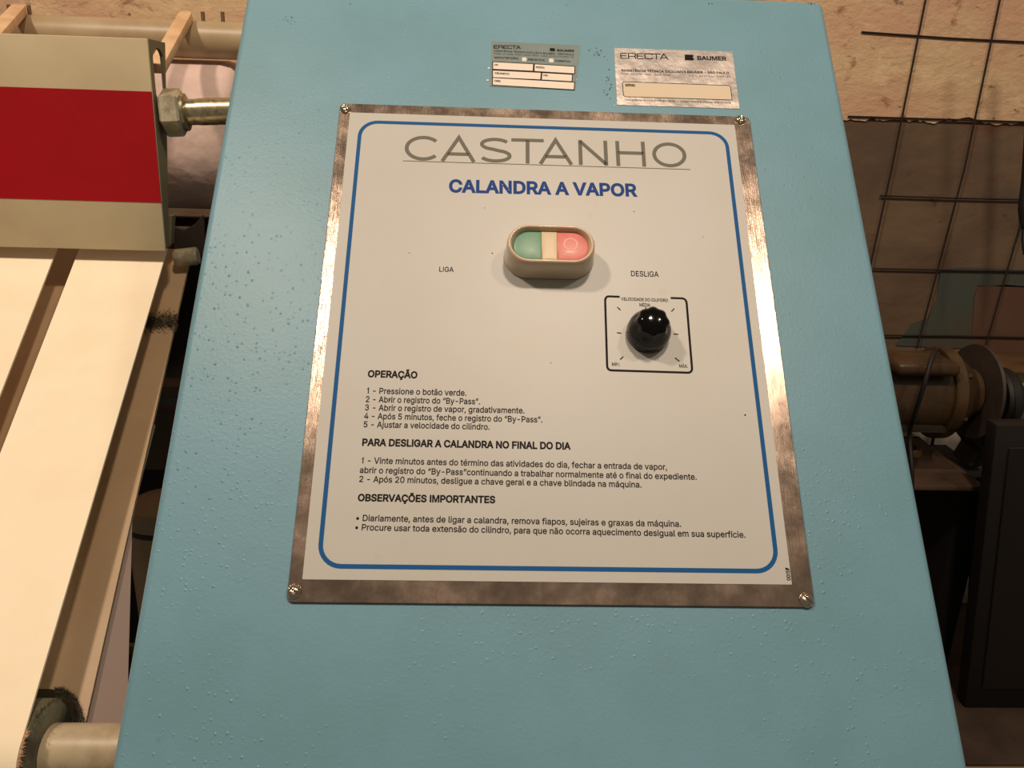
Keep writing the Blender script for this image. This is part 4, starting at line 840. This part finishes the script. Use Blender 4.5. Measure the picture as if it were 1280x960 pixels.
# tie rod with hex nut
xn = gp(1.6).x
nc = hitX(200, 141, xn + .001); nc.y = max(nc.y, YP + .012)
nc = V3((xn + .001, YP + .020, hit(200, 141, (0, YP + .02, 0), V3((0, 1, 0))).z))
re = hitX(289, 134, XL - .0012); Yr = nc.y + .012
re = V3((XL - .0015, Yr, hit(288, 134, (0, Yr, 0), V3((0, 1, 0))).z))
tr_ = thing('tie_rod', 'shiny plated tie rod between the red striped guard and the blue cabinet', 'rod', tuple(nc))
ax = (re - nc).normalized()
bm = BM(); lathe(bm, nc, ax, [(.004, .0120), (.030, .0120), (.034, .0125), ((re - nc).length - .001, .0125)], 28); obj('rod', bm, 'brass', tr_, smooth=35)
bm = BM(); a, e1, e2 = frame(ax)
rings = []
for hgt, r_ in ((0.0, .0205), (.002, .0225), (.016, .0225), (.018, .0200)):
    rings.append([nc + a * hgt + (e1 * math.cos(math.radians(60 * i + 20)) + e2 * math.sin(math.radians(60 * i + 20))) * r_ for i in range(6)])
loft(bm, rings); obj('hex_nut', bm, 'hexm', tr_)
bm = BM(); lathe(bm, nc, ax, [(.0182, .0175), (.021, .0172), (.022, .0150)], 28); obj('washer', bm, 'brass', tr_, smooth=35)

# padded ironing roller
pr = thing('padded_roller', 'large cloth padded ironing roller behind the red striped guard', 'roller', (-.7, 1.03, 1.43))
pc = V3((0, 1.03, 1.521)); xe_ = hitY(296, 160, .96).x
bm = BM(); lathe(bm, (xe_, pc.y, pc.z), (-1, 0, 0), [(0, .05), (.002, .066), (.006, .077), (.013, .085), (.024, .088), (.6, .088)], 56); obj('padding', bm, 'padding', pr, smooth=50)
bm = BM(); lathe(bm, (xe_ + .001, pc.y, pc.z), (1, 0, 0), [(0, .022), (XL - xe_ + .02, .022)], 24); obj('journal', bm, 'darkmetal', pr, smooth=35)

# tube rail with pins and fingers
Yt = 1.0; tcz = hitY(250, 50, Yt).z
tbz = thing('tube_rail', 'beige horizontal tube rail above the padded roller with small upright pins', 'rail', (-.6, Yt, tcz - .02))
bm = BM(); lathe(bm, (XL + .03, Yt, tcz), (-1, 0, 0), [(0, .0203), (1.0, .0203)], 36); obj('tube', bm, 'tube', tbz, smooth=35)
for px, py0, py1 in ((13.5, 8, 26), (38.5, 8, 26), (255, 15, 35), (279.5, 15, 35)):
    b_ = hitY(px, py1, Yt); t_ = hitY(px, py0, Yt)
    bm = BM(); cyl(bm, (b_.x, Yt, tcz + .019), (b_.x, Yt, max(t_.z, tcz + .03)), .0022, n=10); obj('pin', bm, 'pinm', tbz, smooth=True)
for lab, tip, foot in (('pale wooden guide finger resting over the tube rail beside the blue cabinet', (233, 30), (196, 86)), ('pale wooden guide finger at the far upper left, over the tube rail', (24, 29), (-10, 50))):
    a = hitY(*tip, Yt - .012); b = hitY(*foot, YP + .055); b.z = min(b.z, a.z)
    b = V3((b.x, YP + .055, min(b.z, tcz - .004)))
    for _ in range(4):
        d = (b - a).normalized(); side = d.cross(V3((0, 0, 1))).normalized(); upv = side.cross(d)
        if upv.z < 0: upv = -upv
        n2 = V3((0, upv.y, upv.z)).normalized(); a = V3((a.x, Yt, tcz)) + n2 * .0258
    rings = []; Ln = (b - a).length
    for t, wv, hv in ((-.012, .0015, .001), (-.010, .003, .003), (-.003, .0060, .0045), (.004, .0072, .005), (Ln, .0075, .005)):
        c = a + d * t
        rings.append([c + side * sx * wv + upv * sz * hv for sx, sz in ((-1, -1), (1, -1), (1, 1), (-1, 1))])
    bm = BM(); loft(bm, rings); bevel(bm, .0012, 2); o = obj('guide_finger', bm, 'wood', None, smooth=35); tag(o, lab, 'guide', 'wooden guide fingers')

# frame pieces and an added shade sheet in the gap between belts and cabinet
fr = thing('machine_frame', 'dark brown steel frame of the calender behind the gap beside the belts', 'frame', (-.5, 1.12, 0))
bm = BM(); box(bm, (-1.1, 1.16, 0), (XL + .3, 1.175, 1.405)); obj('back_shade_sheet', bm, 'pitch', fr)  # dark sheet standing in for the unlit depth behind the gap
z_ = hitY(210, 487, .97).z
bm = BM(); box(bm, (-1.05, .965, z_ - .010), (XL + .05, 1.0, z_ + .006)); bevel(bm, .002); obj('cross_rail', bm, 'framebrown', fr)
z0 = hitY(205, 590, .98).z; z1 = hitY(205, 515, .98).z
bm = BM(); box(bm, (-1.05, .985, z0), (XL + .05, 1.0, z1)); bevel(bm, .002); obj('cross_panel', bm, 'framebrown', fr)
# upright barrel low in the gap
bz = hitY(180, 655, .80).z; bx = hitY(190, 740, .80).x
br = thing('tan_drum', 'tan round drum low in the gap between belts and cabinet', 'drum', (bx, .83, 0))
bm = BM(); lathe(bm, (bx, .86, 0), (0, 0, 1), [(0, .040), (.02, .044), (bz - .012, .044), (bz - .003, .040), (bz, .030)], 32); obj('shell', bm, 'board', br, smooth=40)
bm = BM(); lathe(bm, (bx, .86, bz - .03), (0, 0, 1), [(0, .0452), (.006, .0452)], 32); obj('hoop', bm, 'darkmetal', br, smooth=40)
# support bracket by the guard's lower corner
Yb = .845
bk = thing('belt_bracket', 'dark folded steel bracket below the guard corner beside the cabinet', 'bracket', tuple(hitY(225, 320, Yb)))
def poly(pts, Y, th, name, m, bev=.001):
    bm = BM(); prism(bm, [hitY(px, py, Y) for px, py in pts], (0, th, 0)); 
    if bev: bevel(bm, bev, 1)
    return bm
obj('plate', poly([(206, 270), (216, 270), (217, 283), (231, 287), (243, 280), (254, 268), (256, 320), (238, 318), (222, 312), (209, 311)], Yb, .004, '', ''), 'darkmetal', bk)
obj('lip', poly([(205, 269), (215, 269), (213, 306), (208, 312)], Yb - .012, .011, '', ''), 'flange', bk)
bm = BM(); c0 = hitY(226, 322, Yb - .01); lathe(bm, c0, (1, .12, .12), [(-.006, .008), (-.004, .0095), (.016, .0095), (.018, .008)], 20); obj('spacer', bm, 'hexm', bk, smooth=35)
# little bright bolt at the table side
bc = hitX(160.5, 811, rC.x + .002)
bm = BM(); lathe(bm, bc, (1, 0, 0), [(0, .0045), (.006, .0045), (.007, .0038)], 6); lathe(bm, bc + V3((.0072, 0, 0)), (1, 0, 0), [(0, .003), (.008, .003), (.0095, .0015)], 12)
bb = obj('bolt', bm, 'screw', tb, label='bright plated bolt head')

# =================================================================== RIGHT SIDE
# wire mesh in front of the wall
YM = WY - .0094
mesh = thing('wire_mesh_panel', 'rusty wire mesh panel standing in front of the old plaster wall', 'mesh', tuple(hitY(1170, 430, YM)))
def wirebar(q):
    bm = BM(); tube(bm, [hitY(x, y, YM + dy) for x, y, dy in q], .0016, 6); obj('wire', bm, 'wire', mesh, smooth=True)
for q in ([(1161, -20, 0), (1115, 210, 0), (1066, 432, 0)], [(1254, -20, 0), (1206, 210, 0), (1146, 436, 0)], [(1345, -20, 0), (1296, 210, 0), (1232, 433, 0)], [(1436, -20, 0), (1384, 210, 0), (1318, 433, 0)]): wirebar(q)
for q in ([(1077, 40), (1190, 48), (1280, 52.5), (1450, 60)], [(1060, 145.5), (1190, 149.5), (1280, 152.5), (1450, 158)], [(1100, 244.7), (1190, 247.8), (1275, 249.6), (1450, 254)], [(1092, 335.7), (1190, 338), (1280, 339.5), (1450, 343)], [(1030, 418.3), (1190, 420), (1280, 422), (1450, 425)]):
    wirebar([(x, y, .0042) for x, y in q])
# frayed rope at the right edge
YR = 1.22
bm = BM(); pts = [hitY(x, y, YR) for x, y in ((1296, -30), (1290, 120), (1284, 220), (1280, 255), (1278, 285))]
tube(bm, smoothpath(pts), [.008] * 20 + [.007, .006, .005, .004, .003][:5], 10); rp = obj('rope', bm, 'rubber', None, smooth='all')
tag(rp, 'black frayed cord hanging at the right edge in front of the mesh', 'cord')
bm = BM()
for q in ([(1277, 280), (1272, 296), (1266, 312)], [(1279, 280), (1278, 300), (1280, 318)], [(1276, 278), (1274, 290), (1270, 300)]): tube(bm, smoothpath([hitY(x, y, YR) for x, y in q]), .0016, 6)
o = obj('loose_strand', bm, 'rubber', rp); 

zb_ = hitY(1240, 885, .97).z
bm = BM(); prism(bm, [hitY(x, y, 1.25) for x, y in ((1120, 500), (1222, 500), (1224, 560), (1206, 820))] + [V3((hitY(1206, 820, 1.25).x, 1.25, zb_ + .001)), V3((hitY(1120, 820, 1.25).x, 1.25, zb_ + .001))], (0, .02, 0)); tag(obj('grey_panel', bm, 'greypanel', None), 'dull grey panel behind the gear motor bracket', 'panel')
# gear motor
zb_ = hitY(1240, 885, .97).z
YG = 1.10
def mx(px): return hitY(px, 490, YG).x
mc = hitY(1180, 490, YG); kpx = (mx(1190) - mx(1170)) / 20
mt = thing('gear_motor', 'old bronze painted gear motor with cone end, right of the blue cabinet', 'motor', (mc.x, YG, mc.z - .06))
bm = BM(); X0 = mx(1085)
def P(px, r): return (mx(px) - X0, r * kpx)
lathe(bm, (X0, YG, mc.z), (1, 0, 0), [P(1085, 44), P(1087, 50), P(1163, 50)], 40); obj('motor_body', bm, 'motor', mt, smooth=35)
bm = BM(); lathe(bm, (X0, YG, mc.z), (1, 0, 0), [P(1163.2, 55), P(1165, 57), P(1176, 57), P(1178, 54), P(1184, 50), P(1198, 38), P(1203, 34), P(1204, 30), P(1212, 30)], 40); obj('end_bell', bm, 'motor', mt, smooth=30)
for t in range(6):
    bm = BM(); a = math.radians(60 * t + 20); c = V3((mx(1178.4), YG + math.cos(a) * 51 * kpx, mc.z + math.sin(a) * 51 * kpx)); cyl(bm, c, c + V3((.006, 0, 0)), .0045, n=6); obj('bolt', bm, 'darkmetal', mt)
bm = BM()
for z_o, r in ((54, 5),):
    box(bm, (X0, YG - .07, mc.z + 36 * kpx), (mx(1160), YG - .02, mc.z + 52 * kpx))
bevel(bm, .008, 3); obj('terminal_box', bm, 'motor', mt, smooth=35)
bm = BM(); box(bm, (X0, YG - .062, mc.z - 34 * kpx), (mx(1160), YG - .046, mc.z - 28 * kpx)); obj('rib', bm, 'darkmetal', mt)
bm = BM(); cyl(bm, (mx(1212.5), YG, mc.z), (mx(1300), YG, mc.z), .012); obj('shaft', bm, 'darkmetal', mt, smooth=35)
# guard disc and pulley on the shaft
bm = BM(); lathe(bm, (mx(1214), YG, mc.z + .002), (1, 0, 0), [(0, 20 * kpx), (.001, 58 * kpx), (.005, 59 * kpx), (.006, 57 * kpx), (.007, 20 * kpx)], 48); obj('back_disc', bm, 'darkmetal', mt, smooth=35)
bm = BM(); lathe(bm, (mx(1238), YG, mc.z - .01), (1, 0, 0), [(0, 16 * kpx), (.001, 38 * kpx), (.006, 40 * kpx), (.012, 34 * kpx), (.018, 40 * kpx), (.024, 38 * kpx), (.025, 14 * kpx)], 40); obj('pulley', bm, 'rubber', mt, smooth=35)
# bracket under motor
bk2 = thing('motor_bracket', 'dark gusseted steel bracket carrying the gear motor', 'bracket', tuple(hitY(1160, 607, 1.06)))
obj('gusset', poly([(1095, 547), (1150, 547), (1166, 560), (1214, 598), (1214, 603), (1095, 603)], 1.08, .006, '', ''), 'framebrown', bk2)
zt = hitY(1180, 604, 1.03).z
bm = BM(); box(bm, (mx(1090), 1.02, zt - .008), (mx(1216), WY, zt)); bevel(bm, .002); obj('shelf', bm, 'framebrown', bk2, smooth=35)
bm = BM(); prism(bm, [V3((hitY(x, y, 1.10).x, 1.09, hitY(x, y, 1.10).z)) for x, y in ((1189, 522), (1236, 520), (1242, 560))] + [V3((mx(1244), 1.09, zt)), V3((mx(1228), 1.09, zt)), hitY(1224, 564, 1.09)], (0, .05, 0)); bevel(bm, .002, 1); obj('foot', bm, 'rubber', mt)
bm = BM(); box(bm, (mx(1216), 1.07, zb_), (mx(1250), 1.20, zt - .009)); obj('shade_post', bm, 'pitch', bk2)  # black post added to fill the shaded space beside the enclosure
bm = BM(); c = hitY(1144, 566, 1.07); lathe(bm, c, (0, -1, 0), [(-.005, .008), (.004, .008), (.006, .006)], 16); o = obj('cap', bm, 'gold', bk2, smooth=35)
# cable over the motor
bm = BM(); tube(bm, smoothpath([hitY(x, y, Y) for x, y, Y in ((1174, 437, 1.09), (1169, 439, 1.03), (1164, 450, 1.005), (1154, 485, .99), (1143, 520, 1.0), (1137, 545, 1.02), (1140, 600, .99), (1135, 680, 1.0))]), .0032, 8)
tag(obj('cable', bm, 'rubber', None, smooth='all'), 'thin black cable looped over the gear motor', 'cable')
bm = BM(); tube(bm, smoothpath([hitY(x, y, 1.2) for x, y in ((1170, 530), (1165, 556), (1156, 600), (1148, 650))]), .0026, 8)
tag(obj('cable', bm, 'rubber', None, smooth='all'), 'short black cable hanging below the motor bracket', 'cable')
# ochre conduit box beside the pulley
cb = thing('junction_box', 'worn ochre junction box right of the gear motor, on the wall', 'box', tuple(hitY(1265, 465, 1.13)))
pj = hitY(1247, 463, 1.175); kb = hit(1233, 434, (0, 0, pj.z), V3((0, 0, 1))); kb.y = min(kb.y, 1.29)
bm = BM(); prism(bm, [pj, V3((.95, pj.y, pj.z)), V3((.95, kb.y, pj.z)), V3((kb.x, kb.y, pj.z))], (0, 0, -.006)); bevel(bm, .0015, 2); obj('cover', bm, 'gold', cb, smooth=35)
bm = BM(); prism(bm, [hitY(x, y, 1.19) for x, y in ((1250, 465), (1330, 465), (1330, 500), (1258, 499))], (0, .10, 0)); obj('box_body', bm, 'panelm', cb)
# dark enclosure on a brown plinth
zb_ = hitY(1240, 885, .97).z
pl = thing('plinth', 'low brown plinth carrying the dark enclosure at the lower right', 'plinth', (hitY(1260, 900, .97).x, 1.1, 0))
bm = BM(); box(bm, (hitY(1200, 885, .90).x, .86, 0), (1.3, WY - .01, zb_ - .001)); bevel(bm, .004, 2); obj('block', bm, 'plinth', pl, smooth=35)
bm = BM(); a = hitY(1222, 925, .858); b = hitY(1262, 975, .80); prism(bm, [V3((XR + .02, .845, zb_ - .03)), V3((1.3, .845, zb_ - .03)), V3((1.3, .845, zb_ - .006)), V3((XR + .02, .845, zb_ - .006))], (0, .0145, 0)); obj('edge_strip', bm, 'board', pl)
en = thing('dark_enclosure', 'brown steel enclosure with shade in its colour at the lower right of the cabinet', 'enclosure', (hitY(1280, 885, .99).x, 1.1, zb_))
bm = BM(); f = [hitY(1246, 531, .97), hitY(1500, 528, .97), hitY(1500, 885, .97), hitY(1206, 885, .97)]; f[3].z = f[2].z = zb_
prism(bm, f, (0, .024, 0)); bevel(bm, .003, 2); obj('enclosure_body', bm, 'crate', en, smooth=35)
bm = BM(); g = [hitY(1262, 560, .967), hitY(1480, 556, .967), hitY(1480, 860, .967), hitY(1228, 862, .967)]; prism(bm, g, (0, .0028, 0)); bevel(bm, .001, 1); obj('enclosure_door', bm, 'crate', en)
